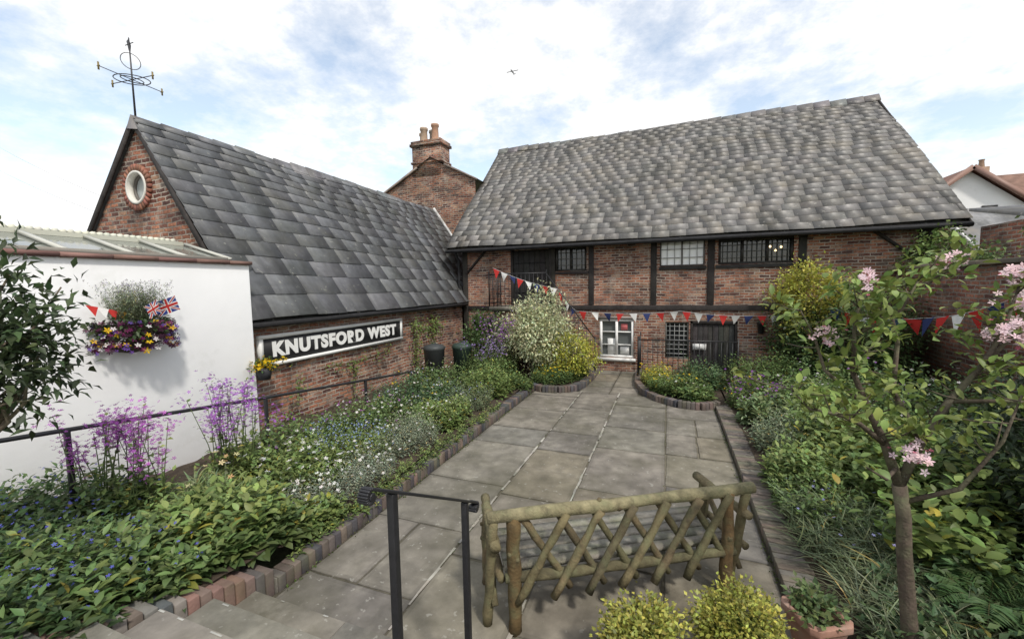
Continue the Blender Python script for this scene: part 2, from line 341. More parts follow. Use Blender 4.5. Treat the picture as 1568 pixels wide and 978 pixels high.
# ================================================================== GROUND / PATH / STEPS / KERBS
g=MB(); g.box(-400,400,-400,400,-.5,-.03,(.10,.11,.06)); g.build('ground',M_soil)
sb=MB()
sb.box(-3.0,.9,1.9,12.1,-.03,.012,(.15,.135,.10))
SC=[(.225,.205,.17),(.21,.195,.165),(.24,.218,.175),(.20,.185,.155),(.225,.20,.155),(.192,.18,.158)]
cols=[-2.97,-1.88,-1.03,-.02,.88]
def slab(x0,x1,y0,y1,c):
    g_=random.uniform(.003,.008); z=.022+random.uniform(-.003,.003); j=lambda: random.uniform(-.010,.010)
    Q=[(x0+g_+j()*.6,y0+g_+j()),(x1-g_+j()*.6,y0+g_+j()),(x1-g_+j()*.6,y1-g_+j()),(x0+g_+j()*.6,y1-g_+j())]
    out=[]
    for a,b in zip(Q,Q[1:]+Q[:1]):
        L=math.hypot(b[0]-a[0],b[1]-a[1]); n=max(2,int(L/.12)); nx_,ny_=-(b[1]-a[1])/L,(b[0]-a[0])/L
        for i in range(n):
            t=i/n; o=random.uniform(-.001,.008) if i else random.uniform(.0,.012)
            out.append((a[0]+(b[0]-a[0])*t+nx_*o,a[1]+(b[1]-a[1])*t+ny_*o))
    cxm=(x0+x1)/2;cym=(y0+y1)/2; n=len(out)
    def inset(d,zz):
        r=[]
        for (x,y) in out:
            vx,vy=cxm-x,cym-y; r.append((x+max(-1,min(1,vx/.15))*d,y+max(-1,min(1,vy/.15))*d,zz))
        return r
    R0=[(x,y,0) for x,y in out];R1=inset(.003,z-.003);R2=inset(.010,z);R3=inset(.045,z+.0006)
    e=[(i,(i+1)%n,n+(i+1)%n,n+i) for i in range(n)]
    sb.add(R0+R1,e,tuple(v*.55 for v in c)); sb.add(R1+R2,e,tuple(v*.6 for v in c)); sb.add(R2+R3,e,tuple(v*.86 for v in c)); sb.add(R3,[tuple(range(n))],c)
for i in range(4):
    y=1.9-random.uniform(0,.5)
    while y<9.35:
        l=random.uniform(.75,1.45)
        if y+l>9.0: l=9.4-y
        c=jc(random.choice(SC),.06)
        if l<1.0 and random.random()<.3:
            xm=(cols[i]+cols[i+1])/2+random.uniform(-.1,.1); slab(cols[i],xm,max(y,1.9),y+l,c); slab(xm,cols[i+1],max(y,1.9),y+l,jc(random.choice(SC),.06))
        else: slab(cols[i],cols[i+1],max(y,1.9),y+l,c)
        y+=l
for (a,b) in ((-1.95,-1.25),(-1.25,-.62)):
    y=9.4
    while y<12.0:
        l=random.uniform(.5,.9); slab(a,b,y,min(y+l,12.08),jc(random.choice(SC),.06)); y+=l
for xc in (-1.88,-1.03):
    y=2.0
    while y<9.4:
        l=random.uniform(.05,.22); 
        if random.random()<.75:
            w_=random.uniform(.008,.017); o=random.uniform(-.003,.003)
            sb.add([(xc-w_+o,y,.0262),(xc+w_*random.uniform(.6,1.2)+o,y,.0262),(xc+w_*random.uniform(.6,1.3)+o,y+l,.0262),(xc-w_*random.uniform(.6,1.3)+o,y+l,.0262)],[(0,1,2,3)],jc((.40,.38,.33),.15))
        y+=l
sb.build('path',M_stone)
m=MB()
for xc in cols:
    n=420; P=np.stack([xc+rng.normal(0,.014,n),rng.uniform(2.2,9.3,n),np.full(n,.02)],1); P=P[np.sin(P[:,1]*3+xc*5)+rng.normal(0,.5,n)>.4]
    batch(m,P,rng.normal(0,1,P.shape),np.tile(UP,(len(P),1)),.02,.014,cvar((.08,.10,.03),len(P)))
for xc in (-2.95,.87):
    n=500; P=np.stack([xc+rng.normal(0,.02,n),rng.uniform(2.2,9.2,n),np.full(n,.02)],1); P=P[np.sin(P[:,1]*4+xc*5)+rng.normal(0,.5,n)>.3]
    batch(m,P,rng.normal(0,1,P.shape)+UP,np.tile(UP,(len(P),1))+rng.normal(0,.2,P.shape),.03,.014,cvar((.09,.13,.03),len(P)))
m.build('moss',[M_leaf])
st=MB()
zz=0;yy=2.12
for i in range(6):
    zz+=.165
    x=-3.0
    while x<.6:
        l=random.uniform(.8,1.2); x2=min(x+l,.6)
        st.box(x+.002,x2-.002,yy-.32 if i<5 else -3,yy+random.uniform(-.004,.004),-.02 if i==0 else zz-.17,zz+random.uniform(-.002,.002),jc((.24,.225,.19),.08)); x=x2
    x=-3.0
    while x<.5:
        l=random.uniform(.03,.12)
        if random.random()<.35: st.box(x,x+l,yy-.020,yy-.007-random.uniform(0,.004),zz+.002,zz+.0045,(.42,.42,.39))
        x+=l+random.uniform(.03,.25)
    yy-=.31
st.build('stone_steps',M_stone,bevel=.008)
kb=MB(); BL=[(.085,.08,.085),(.11,.095,.09),(.14,.11,.095),(.07,.07,.08),(.16,.12,.10)]
def kerbrow(mb,pts,w,h,z0=-.02,bl=.078,cols_=BL):
    for (a,b) in zip(pts[:-1],pts[1:]):
        a=Vector(a);b=Vector(b);d=b-a;L=d.length;d.normalize(); n=max(1,round(L/bl)); s=L/n
        ang=math.atan2(d.y,d.x)
        for i in range(n):
            p=a+d*(s*(i+.5)); M=Matrix.Translation((p.x,p.y,0))@Matrix.Rotation(ang+random.uniform(-.04,.04),4,'Z')
            dz=p.z+random.uniform(-.006,.006)
            mb.box(-s/2+.004,s/2-.004,-w/2+random.uniform(-.004,.004),w/2,z0,h+dz,jc(random.choice(cols_),.25),0,M)
kerbrow(kb,[(-3.06,2.3,0),(-3.06,9.3,0)],.16,.15)
kb.box(-3.12,-3.0,2.3,9.3,-.02,.135,(.16,.15,.13))
curveL=[(-3.06,9.3,0),(-2.75,9.15,0),(-2.4,9.18,0),(-2.1,9.4,0),(-1.95,9.8,0),(-1.9,10.5,0),(-1.9,11.6,0)]
kerbrow(kb,curveL,.16,.17)
for i in range(36):
    y=2.26-i*.08; z=.20+max(0,(2.3-y))*.36+random.uniform(-.005,.005)
    kb.box(-3.29,-3.02,y-.036,y+.036,-.02,z,jc(random.choice([(.17,.13,.11),(.12,.11,.11),(.22,.14,.11),(.2,.19,.17),(.1,.1,.11)]),.2))
kb.build('brick_kerb',M_bluebrick,bevel=.006)
kr=MB()
for i in range(96):
    y=1.6+i*.078
    if y>8.95: break
    kr.box(.89,1.15+random.uniform(-.008,.008),y+.004,y+.074,-.02,.10+random.uniform(-.005,.005),jc(random.choice([(.15,.135,.11),(.18,.15,.12),(.12,.11,.10),(.2,.17,.14)]),.2))
kr.box(.90,1.14,1.6,9.0,-.02,.085,(.13,.12,.09))
kerbrow(kr,[(.95,8.95,0),(.6,8.72,0),(.2,8.78,0),(-.2,9.1,0),(-.5,9.6,0),(-.68,10.3,0),(-.74,11.2,0),(-.74,11.9,0)],.14,.16)
kr.build('brick_edging',M_bluebrick,bevel=.006)
def soil(name,x0,x1,y0,y1,f,nx=24,ny=60):
    mb=MB(); X,Y=np.meshgrid(np.linspace(x0,x1,nx),np.linspace(y0,y1,ny)); Z=f(X,Y)+rng.normal(0,.012,X.shape)
    V=np.stack([X,Y,Z],-1).reshape(-1,3); F=[(j*nx+i,j*nx+i+1,(j+1)*nx+i+1,(j+1)*nx+i) for j in range(ny-1) for i in range(nx-1)]
    mb.add(V,F,(.06,.045,.032)); return mb.build(name,M_soil,smooth=True)
soil('flower_bed_soil',-6.35,-3.13,-1,9.3,bedz_l)
soil('flower_bed_soil',1.13,4.78,-1,12.05,bedz_r)
for nm,poly in (('flower_bed_soil',[(-6.3,9.3),(-3.1,9.3),(-2.7,9.2),(-2.4,9.22),(-2.1,9.45),(-1.97,9.8),(-1.95,12.05),(-6.3,12.05)]),
             ('flower_bed_soil',[(1.1,8.95),(.6,8.78),(.2,8.82),(-.18,9.12),(-.47,9.6),(-.64,10.3),(-.7,11.95),(1.1,11.95)])):
    mb=MB(); mb.add([(x,y,.11) for x,y in poly],[tuple(range(len(poly)))],(.06,.045,.032)); mb.build(nm,M_soil)
# ================================================================== SLATE ROOFS
def slates(mb,O,U,V,Nn,Lu,courses,w0,w1,th,cols_,wob=0.0,vmax=None,var=.08,rough_=1.0,brk=.03,odd=.05):
    O=Vector(O);U=Vector(U).normalized();V=Vector(V).normalized();Nn=Vector(Nn).normalized()
    v=0
    for ci,h in enumerate(courses):
        u=-random.uniform(0,w0)
        top=v+h*1.7
        if vmax: top=min(top,vmax)
        if vmax and v>vmax-.03: break
        while u<Lu:
            ww=random.uniform(w0,w1)*(.7+.6*h/max(courses)); a=max(u,0);b=min(u+ww,Lu)
            if b-a>.05:
                def sag(uu,vv): return wob*(math.sin(uu*.55+1.0)*math.sin(vv*.7+.3)+.35*math.sin(uu*1.7+vv*1.3))
                def line(uu): return .012*math.sin(uu*1.1+ci*.6)
                dr=-random.uniform(.02,.05) if random.random()<.015 else 0
                jl=random.uniform(-.006,.006)*(h/.25)*rough_+dr; lift=th*1.9+random.uniform(0,th*.2)*rough_
                tw=random.uniform(-.003,.003)*rough_
                g=.0022*rough_
                br=random.random()<brk
                low=[(a+g,v+jl+tw+line(a),lift),(b-g,v+jl-tw+line(b),lift+random.uniform(-.001,.001))]
                if br: 
                    cutu=(b-a)*random.uniform(.15,.35); low=[(a+g,v+jl+tw+line(a),lift),(b-g-cutu,v+jl+line(b),lift),(b-g,v+jl+cutu*.6+line(b),lift)]
                pts=[O+U*uu+V*vv+Nn*(nn+sag(uu,vv)) for (uu,vv,nn) in low+[(b-g,top,th*.2),(a+g,top,th*.2)]]
                n=len(pts); lowp=[p-Nn*th for p in pts]
                F=[tuple(range(n))]
                for i in range(n-2): F.append((i,n+i,n+i+1,i+1))
                F.append((n-1,2*n-1,n,0))
                c=jc(random.choice(cols_),var)
                if random.random()<odd: k=random.choice([.75,1.2,1.3]); c=tuple(x_*k for x_ in c)
                mb.add([tuple(p) for p in pts+lowp],F,c)
            u+=ww
        v+=h
SL=[(.132,.137,.148),(.126,.130,.140),(.142,.146,.154),(.130,.133,.140),(.137,.140,.148),(.120,.125,.135)]
SM=[(.148,.140,.133),(.143,.138,.134),(.157,.149,.142),(.148,.138,.128),(.160,.153,.146),(.138,.133,.131)]
# ------------------------------------------------------------------ MAIN BUILDING
main=empty('timber_framed_brick_building')
FY=12.1; X0=-6.3; X1=5.45; EZ=3.75; EY=11.7; RY=16.4; RZ=8.16; RX0=-6.70; RX1=5.97; MS=(RZ-EZ)/(RY-EY)
ops=[(-5.97,-5.34,0,1.42),(-4.6,-3.33,1.95,3.62),(-3.2,-2.26,2.93,3.66),(-.24,.88,2.98,3.66),(1.2,2.88,2.98,3.64),
     (-1.88,-.92,.40,1.52),(-.08,.52,.45,1.46),(.58,1.66,.0,1.46)]
def facade(mb,x0,x1,z0,z1,y,ops,depth=.14,mat=0):
    xs=sorted(set([x0,x1]+[o[0] for o in ops]+[o[1] for o in ops])); zs=sorted(set([z0,z1]+[o[2] for o in ops]+[o[3] for o in ops]))
    for i in range(len(xs)-1):
        for j in range(len(zs)-1):
            cx=(xs[i]+xs[i+1])/2;cz=(zs[j]+zs[j+1])/2
            if any(o[0]<cx<o[1] and o[2]<cz<o[3] for o in ops): continue
            mb.add([(xs[i],y,zs[j]),(xs[i+1],y,zs[j]),(xs[i+1],y,zs[j+1]),(xs[i],y,zs[j+1])],[(0,1,2,3)],(.3,.2,.1),mat)
    for (a,b,c,d) in ops:
        Y=y+depth
        mb.add([(a,y,c),(b,y,c),(b,y,d),(a,y,d),(a,Y,c),(b,Y,c),(b,Y,d),(a,Y,d)],[(0,4,5,1),(1,5,6,2),(2,6,7,3),(3,7,4,0)],(.3,.2,.1),mat)
wl=MB(); facade(wl,X0,X1,-.1,4.05,FY,ops)
BY=20.7
def apexz(y): return RZ-.14-abs(y-RY)*MS
for x in (X0,X1):
    wl.add([(x,FY,-.1),(x,BY,-.1),(x,BY,apexz(BY)),(x,RY,apexz(RY)),(x,FY,apexz(FY))],[(0,1,2,3,4)],(.3,.2,.1))
wl.add([(X0,BY,-.1),(X1,BY,-.1),(X1,BY,apexz(BY)),(X0,BY,apexz(BY))],[(0,1,2,3)],(.3,.2,.1))
wl.build('brick_walls',M_brick,main)
rf=MB()
sl=math.hypot(RY-EY,RZ-EZ); vy=(RY-EY)/sl; vz=(RZ-EZ)/sl
slates(rf,(RX0,EY,EZ),(1,0,0),(0,vy,vz),(0,-vz,vy),RX1-RX0,[.27]*6+[.25]*8+[.225]*20,.26,.40,.008,SM,wob=.045,vmax=sl,var=.055,rough_=.8,brk=.015,odd=.06)
rf.add([(RX0+.02,EY+.03,EZ-.07),(RX1-.02,EY+.03,EZ-.07),(RX1-.02,RY,RZ-.09),(RX0+.02,RY,RZ-.09)],[(0,1,2,3)],(.05,.05,.05))
rf.add([(RX0,RY,RZ),(RX1,RY,RZ),(RX1,2*RY-EY,EZ),(RX0,2*RY-EY,EZ)],[(0,1,2,3)],(.15,.145,.14))
x=RX0-.02
while x<RX1-.05:
    l=.44; z=RZ+.05+random.uniform(-.014,.022)+.03*math.sin(x*.6)
    c=jc((.15,.145,.14),.2); a=x;b=min(x+l-.012,RX1+.02)
    rf.add([(a,RY-.16,z-.21),(b,RY-.16,z-.21),(b,RY,z+.02),(a,RY,z),(a,RY+.16,z-.19),(b,RY+.16,z-.19),(a,RY-.15,z-.24),(b,RY-.15,z-.24),(a,RY+.15,z-.22),(b,RY+.15,z-.22)],[(0,1,2,3),(3,2,5,4),(0,6,7,1),(0,3,4,8,6),(1,7,9,5,2)],c)
    x+=l
rf.build('slate_roof',M_slate,main)
tb=MB(); DK=(.03,.026,.024)
def tbx(*a): tb.box(*a,jc(DK,.3))
for px_,w_ in ((-6.22,.17),(-3.26,.12),(-2.12,.15),(-.40,.16),(1.03,.17),(3.06,.17),(5.36,.19)):
    tbx(px_-w_/2,px_+w_/2,FY-.035,FY+.05,1.93 if abs(px_-5.36)>.1 and px_>-6 else 0,3.95)
tbx(-6.3,5.45,FY-.05,FY+.04,3.70,3.92)
tbx(-3.2,3.1,FY-.045,FY+.04,1.78,1.92)
tbx(-6.13,-3.3,FY-.042,FY+.04,1.76,1.9)
tbx(-.26,.92,FY-.05,FY+.03,2.88,2.97)
tbx(1.14,2.96,FY-.05,FY+.03,2.88,2.97)
tbx(-3.2,-2.2,FY-.05,FY+.03,2.84,2.92)
tb.bar((-6.15,FY-.03,2.95),(-5.45,FY-.03,3.66),.05,.13,DK,up=(0,1,0))
tb.bar((5.28,FY-.03,2.95),(4.35,FY-.03,3.72),.05,.16,DK,up=(0,1,0))
tb.bar((5.28,FY-.28,3.0),(5.4,EY+.12,3.62),.1,.1,DK)
tbx(RX0,RX1,EY+.02,EY+.06,EZ-.15,EZ-.06)
tb.tube([(RX0,EY-.02,EZ-.10),(RX1,EY-.02,EZ-.10)],.055,8,(.02,.02,.022))
for x in np.arange(-6.4,5.9,.6): tb.bar((x,EY+.07,EZ-.12),(x,FY+.1,EZ+.26),.06,.09,DK)
for x in (RX0+.03,RX1-.03):
    tb.bar((x,EY,EZ-.11),(x,RY,RZ-.11),.04,.14,DK); tb.bar((x,2*RY-EY,EZ-.11),(x,RY,RZ-.11),.04,.14,DK)
tb.tube([(-6.42,EY+.1,EZ-.1),(-6.42,FY-.08,3.35),(-6.42,FY-.08,1.2)],.04,8,(.02,.02,.022))
for i in range(7):
    a=-4.56+i*.172; tb.box(a,a+.165,FY+.06,FY+.09,1.97,3.6,jc((.035,.032,.03),.3))
tb.box(-4.63,-4.56,FY-.02,FY+.1,1.95,3.68,DK); tb.box(-3.39,-3.32,FY-.02,FY+.1,1.95,3.68,DK)
for z in (2.3,3.2): tb.box(-4.5,-3.5,FY+.045,FY+.062,z,z+.03,(.01,.01,.01))
for i in range(8):
    a=.62+i*.126; tb.box(a,a+.12,FY+.03,FY+.06,0,1.42,jc((.04,.038,.036),.35))
tb.box(.56,.62,FY-.02,FY+.1,0,1.5,DK); tb.box(1.63,1.69,FY-.02,FY+.1,0,1.5,DK); tb.box(.56,1.69,FY-.02,FY+.1,1.42,1.5,DK)
tb.box(1.11,1.14,FY+.01,FY+.03,0,1.42,DK)
tb.box(-5.97,-5.34,FY+.1,FY+.13,0,1.42,(.015,.015,.015)); tb.box(-6.0,-5.3,FY-.03,FY+.05,1.42,1.52,DK)
tb.build('timber_frame',M_wood,main,bevel=.008)
wn=MB()
def window(x0,x1,z0,z1,nl,cols_,rows,fc,gc,y=FY+.07,fw=.05,mw=.022,fd=.05,mc=None):
    wn.add([(x0,y+.03,z0),(x1,y+.03,z0),(x1,y+.03,z1),(x0,y+.03,z1)],[(0,1,2,3)],gc,1)
    W=(x1-x0)/nl; mc=mc or fc
    wn.box(x0,x1,y-fd,y+.02,z0,z0+fw,fc); wn.box(x0,x1,y-fd,y+.02,z1-fw,z1,fc)
    for i in range(nl+1):
        c=x0+i*W; a=c-fw/2 if 0<i<nl else (c if i==0 else c-fw); wn.box(a,a+fw,y-fd,y+.02,z0+fw,z1-fw,fc)
    for i in range(nl):
        for k in range(1,cols_):
            c=x0+i*W+W*k/cols_; wn.box(c-mw/2,c+mw/2,y-fd+.02,y+.025,z0+fw,z1-fw,mc)
    for k in range(1,rows):
        c=z0+(z1-z0)*k/rows; wn.box(x0+fw,x1-fw,y-fd+.018,y+.022,c-mw/2,c+mw/2,mc)
WH=(.78,.78,.76)
window(-.24,.88,2.98,3.66,2,3,3,(.10,.09,.085),(.85,.86,.85),fw=.035,mw=.014,mc=(.35,.35,.34),y=FY+.03)
window(1.2,2.88,2.98,3.64,3,5,4,(.03,.028,.025),(.04,.045,.045),fw=.06,mw=.012,mc=(.10,.10,.09))
window(-3.2,-2.26,2.93,3.66,2,3,4,(.03,.028,.025),(.03,.035,.04),fw=.06,mw=.012,mc=(.14,.14,.13))
window(-1.88,-.92,.40,1.52,2,1,3,WH,(.10,.11,.11),fw=.07,mw=.03)
wn.box(-1.95,-.85,FY-.06,FY+.02,.31,.395,WH)
wn.box(-1.94,-.86,FY-.02,FY+.02,1.525,1.60,(.25,.22,.2))
wn.box(-1.66,-1.42,FY+.078,FY+.09,.48,.95,(.75,.75,.73)); wn.box(-1.3,-1.05,FY+.078,FY+.09,.50,.72,(.7,.7,.68)); wn.box(-1.28,-1.1,FY+.078,FY+.09,1.2,1.38,(.45,.12,.12))
window(-.08,.52,.45,1.46,1,5,8,(.10,.10,.09),(.02,.022,.025),fw=.035,mw=.010,mc=(.40,.41,.40))
wn.build('windows',[M_paint,M_glass],main)
bl=MB()
for (x,z) in ((2.38,3.4),(2.62,3.38),(2.5,3.3)): bl.lathe((x,FY+.06,z),[(0,-.03),(.02,-.02),(.026,0),(.018,.02),(0,.03)],8,(1,1,1))
bl.build('lit_window_bulbs',M_bulb,main)
wlmp=MB(); wlmp.box(2.18,2.22,FY-.14,FY,1.52,1.55,(.02,.02,.02)); wlmp.lathe((2.2,FY-.12,1.2),[(0,0),(.06,0),(.09,.25),(.11,.26),(.03,.36),(0,.38)],6,(.03,.03,.03))
wlmp.build('wall_lantern',M_iron,main)
nb=MB(); nb.box(.62,.95,FY-.06,FY-.035,.72,.88,(.7,.7,.68)); nb.build('notice_board',M_paint,main)
stc=empty('loft_staircase'); s1=MB()
s1.box(-4.95,-3.2,11.1,FY-.06,1.8,1.92,(.25,.23,.2)); s1.box(-4.85,-3.3,11.2,FY-.07,0,1.8,(.30,.14,.09),1)
for i in range(9):
    z=1.92-(i+1)*.205; s1.box(-3.2+i*.15,-3.2+(i+1)*.15,11.15,FY-.06,0,z,(.25,.23,.2))
s1.build('stone_stair',[M_stone,M_brick],stc)
r1=MB(); IR=(.018,.018,.02)
def railing(mb,a,b,h,n,r=.009,rr=.016,low=.12):
    a=Vector(a);b=Vector(b)
    mb.tube([a+Vector((0,0,h)),b+Vector((0,0,h))],rr,6,IR); mb.tube([a+Vector((0,0,low)),b+Vector((0,0,low))],rr*.8,6,IR)
    for i in range(n+1):
        p=a.lerp(b,i/n); e=i in(0,n); mb.tube([p+Vector((0,0,0)),p+Vector((0,0,h+(.08 if e else 0)))],rr*1.2 if e else r,6,IR)
railing(r1,(-4.95,11.12,1.92),(-3.2,11.12,1.92),.95,14); railing(r1,(-3.2,11.12,1.9),(-1.85,11.12,.1),.95,12); railing(r1,(-4.95,11.12,1.92),(-4.95,12.0,1.92),.95,7)
r1.build('iron_rails',M_iron,stc)
r2=MB(); railing(r2,(-.72,10.9,.1),(1.55,10.9,.1),1.0,19); railing(r2,(-.72,10.9,.1),(-.72,11.95,.1),1.0,8)
r2.build('iron_railing',M_iron)
# ------------------------------------------------------------------ LEFT BUILDING
lb=empty('brick_outbuilding')
GX=-8.53; GZ=5.5; LEX=-6.12; LEZ=2.03; GY=4.5; LYE=14.0; LW=-6.38
WS=1.12
slope=(GZ-LEZ)/(LEX-GX)
lw=MB()
def lz(x): return GZ-.1-(x-GX)*slope if x>GX else GZ-.1-(GX-x)*WS
lw.add([(LW,GY+.02,-.1),(LW,FY,-.1),(LW,FY,2.25),(LW,GY+.02,2.25)],[(0,1,2,3)],(.3,.2,.1))
cx,cz,rr=-8.67,4.33,.28
def gable():
    x0=-10.7;x1=-6.4; ring=[]; n=32; out=[]
    angs=[2*math.pi*k/n for k in range(n)]
    poly=[(x0,-.1),(x1,-.1),(x1,lz(x1)),(GX,lz(GX)),(x0,lz(x0))]
    angs+= [math.atan2(pz-cz,px-cx)%(2*math.pi) for px,pz in poly]; angs=sorted(angs); n=len(angs)
    for a in angs:
        dx_,dz_=math.cos(a),math.sin(a); best=99
        for i in range(5):
            ax,az=poly[i];bx,bz=poly[(i+1)%5]; ex,ez=bx-ax,bz-az; den=dx_*ez-dz_*ex
            if abs(den)<1e-9: continue
            t=((ax-cx)*ez-(az-cz)*ex)/den; u=((ax-cx)*dz_-(az-cz)*dx_)/den
            if t>0 and -1e-5<=u<=1+1e-5: best=min(best,t)
        out.append((cx+dx_*best,GY+.05,cz+dz_*best)); ring.append((cx+dx_*rr,GY+.05,cz+dz_*rr))
    V=ring+out; F=[(k,(k+1)%n,n+(k+1)%n,n+k) for k in range(n)]
    lw.add(V,F,(.3,.2,.1))
gable()
lw.add([(-10.7,GY,-.1),(-10.7,LYE,-.1),(-10.7,LYE,lz(-10.7)),(-10.7,GY,lz(-10.7))],[(0,1,2,3)],(.3,.2,.1))
lw.build('brick_walls',M_brick,lb)
lr=MB(); sl2=math.hypot(GX-LEX,GZ-LEZ); V2=((GX-LEX)/sl2,0,(GZ-LEZ)/sl2); N2=(V2[2],0,-V2[0])
slates(lr,(LEX,GY-.04,LEZ),(0,1,0),V2,N2,LYE-GY,[.46,.42,.39,.36,.34,.32,.30,.28,.27,.25,.24,.22,.2,.2],.40,.72,.015,SL,wob=.05,vmax=sl2,var=.06,rough_=1.7,brk=.04,odd=.04)
lr.add([(LEX-.08,GY,LEZ-.04),(LEX-.08,LYE,LEZ-.04),(GX,LYE,GZ-.11),(GX,GY,GZ-.11)],[(0,1,2,3)],(.03,.03,.03))
wx=-10.85; wz=GZ-(GX-wx)*WS
lr.add([(GX,GY-.04,GZ),(GX,LYE,GZ),(wx,LYE,wz),(wx,GY-.04,wz)],[(0,1,2,3)],(.13,.13,.135))
y=GY-.05
while y<LYE:
    c=jc((.13,.13,.13),.2); a=y;b=y+.44; z=GZ+.04+random.uniform(-.02,.025)+.03*math.sin(y*.9)
    lr.add([(GX+.14,a,z-.25),(GX+.14,b,z-.25),(GX,b,z),(GX,a,z+.01),(GX-.14,a,z-.2),(GX-.14,b,z-.2)],[(0,1,2,3),(3,2,5,4),(0,3,4)],c); y+=.45
lr.build('slate_roof',M_slateb,lb)
lt=MB()
lt.bar((GX,GY-.02,GZ-.08),(LEX,GY-.02,LEZ-.07),.03,.10,(.035,.03,.028)); lt.bar((GX,GY-.02,GZ-.06),(wx,GY-.02,wz-.05),.03,.10,(.035,.03,.028))
lt.tube([(LEX-.02,GY,LEZ-.07),(LEX-.02,FY-.1,LEZ-.07)],.05,8,(.02,.02,.022))
for y in np.arange(GY+.3,FY,.75): lt.bar((LEX-.02,y,LEZ-.1),(LW,y,LEZ+.1),.05,.07,(.3,.28,.25) if random.random()<.3 else DK)
lt.build('verge_and_gutter',M_wood,lb)
rw=MB()
def ring(mb,c,ri,ro,y0,y1,col,n=32,mat=0):
    V=[];F=[]
    for k in range(n):
        a=2*math.pi*k/n
        for (r,y) in ((ri,y0),(ro,y0),(ro,y1),(ri,y1)): V.append((c[0]+r*math.cos(a),y,c[1]+r*math.sin(a)))
    for k in range(n):
        for j in range(4):
            F.append((k*4+j,k*4+(j+1)%4,((k+1)%n)*4+(j+1)%4,((k+1)%n)*4+j))
    mb.add(V,F,col,mat)
ring(rw,(cx,cz),.245,.285,GY+.0,GY+.16,(.62,.60,.55)); ring(rw,(cx,cz),.215,.245,GY+.10,GY+.16,(.12,.11,.10))
n=24; rw.add([(cx+.23*math.cos(2*math.pi*k/n),GY+.14,cz+.23*math.sin(2*math.pi*k/n)) for k in range(n)],[tuple(range(n))],(.35,.38,.38),1)
rw.build('round_window',[M_paint,M_glass],lb)
rb=MB()
for k in range(28):
    a=2*math.pi*k/28; M=Matrix.Translation((cx,GY+.03,cz))@Matrix.Rotation(-a,4,'Y'); rb.box(.29,.395,-.02,.03,-.031,.031,jc((.26,.11,.075),.35),0,M)
rb.build('round_window_surround',M_bluebrick,lb)
sg=empty('station_name_sign'); sm=MB(); sx=-6.3
sm.box(LW-.0,sx,4.81,8.66,1.25,1.74,(.02,.02,.022))
for (a,b,c,d) in ((4.79,8.68,1.70,1.76),(4.79,8.68,1.23,1.29)): sm.box(LW,sx+.02,a,b,c,d,(.75,.75,.73))
for (a,b) in ((4.79,4.86),(8.61,8.68)): sm.box(LW,sx+.018,a,b,1.29,1.70,(.75,.75,.73))
sm.build('sign_board',M_paint,sg)
tc_=bpy.data.curves.new('lettering','FONT'); tc_.body='KNUTSFORD WEST'; tc_.size=.36; tc_.extrude=.006; tc_.offset=.020; tc_.align_x='CENTER'; tc_.align_y='CENTER'; tc_.space_character=1.16
to=bpy.data.objects.new('lettering',tc_); S.collection.objects.link(to); to.parent=sg
bpy.context.view_layer.update(); dmx,dmy=to.dimensions.x,to.dimensions.y
to.matrix_world=Matrix.Translation((sx+.008,6.72,1.495))@Matrix(((0,0,1,0),(1,0,0,0),(0,1,0,0),(0,0,0,1)))@Matrix.Diagonal((3.4/dmx,.27/dmy,1,1))
mw_,ntw,ndw,lkw=newmat('letter_white'); p=N(ndw,'ShaderNodeBsdfPrincipled'); p.inputs['Base Color'].default_value=(.78,.78,.76,1); o=N(ndw,'ShaderNodeOutputMaterial'); lkw.new(p.outputs[0],o.inputs[0]); tc_.materials.append(mw_)
wv=MB(); a0=Vector((GX-.05,GY+.05,GZ)); G=(.20,.15,.05); K_=(.04,.04,.045)
wv.tube([a0,a0+Vector((0,0,1.3))],[.018,.010],6,K_)
def ringv(c,r,Mx,rad=.008,col=K_):
    pts=[tuple(Vector(c)+Mx@Vector((r*math.cos(t),r*math.sin(t),0))) for t in np.linspace(0,2*math.pi,25)]; wv.tube(pts,rad,5,col)
c_=a0+Vector((0,0,.62))
ringv(c_,.24,Matrix.Rotation(.1,3,'X')); ringv(c_,.15,Matrix.Rotation(.12,3,'Y')); 
for a in (0.1,1.67):
    d=Vector((math.cos(a),math.sin(a),0)); wv.tube([c_-d*.47,c_+d*.47],.007,5,K_)
    for s in (-1,1):
        e=c_+d*.47*s; wv.bar(e+Vector((0,0,-.06)),e+Vector((0,0,.06)),.015,.02,G); wv.bar(e-Vector((.03,0,.0)),e+Vector((.03,0,0)),.015,.015,G)
ringv(c_+Vector((0,0,.3)),.13,Matrix.Rotation(1.57,3,'Y')@Matrix.Rotation(.3,3,'X'),.006)
t_=c_+Vector((0,0,.56)); wv.add([tuple(t_+Vector(v)) for v in ((-.07,0,.08),(.0,0,.11),(.05,0,-.02),(.02,0,-.12),(-.03,0,-.08))],[(0,1,2,3,4)],K_); wv.tube([t_+Vector((-.11,0,.02)),t_+Vector((.11,0,.02))],.007,5,K_)
wv.build('weathervane',M_iron)
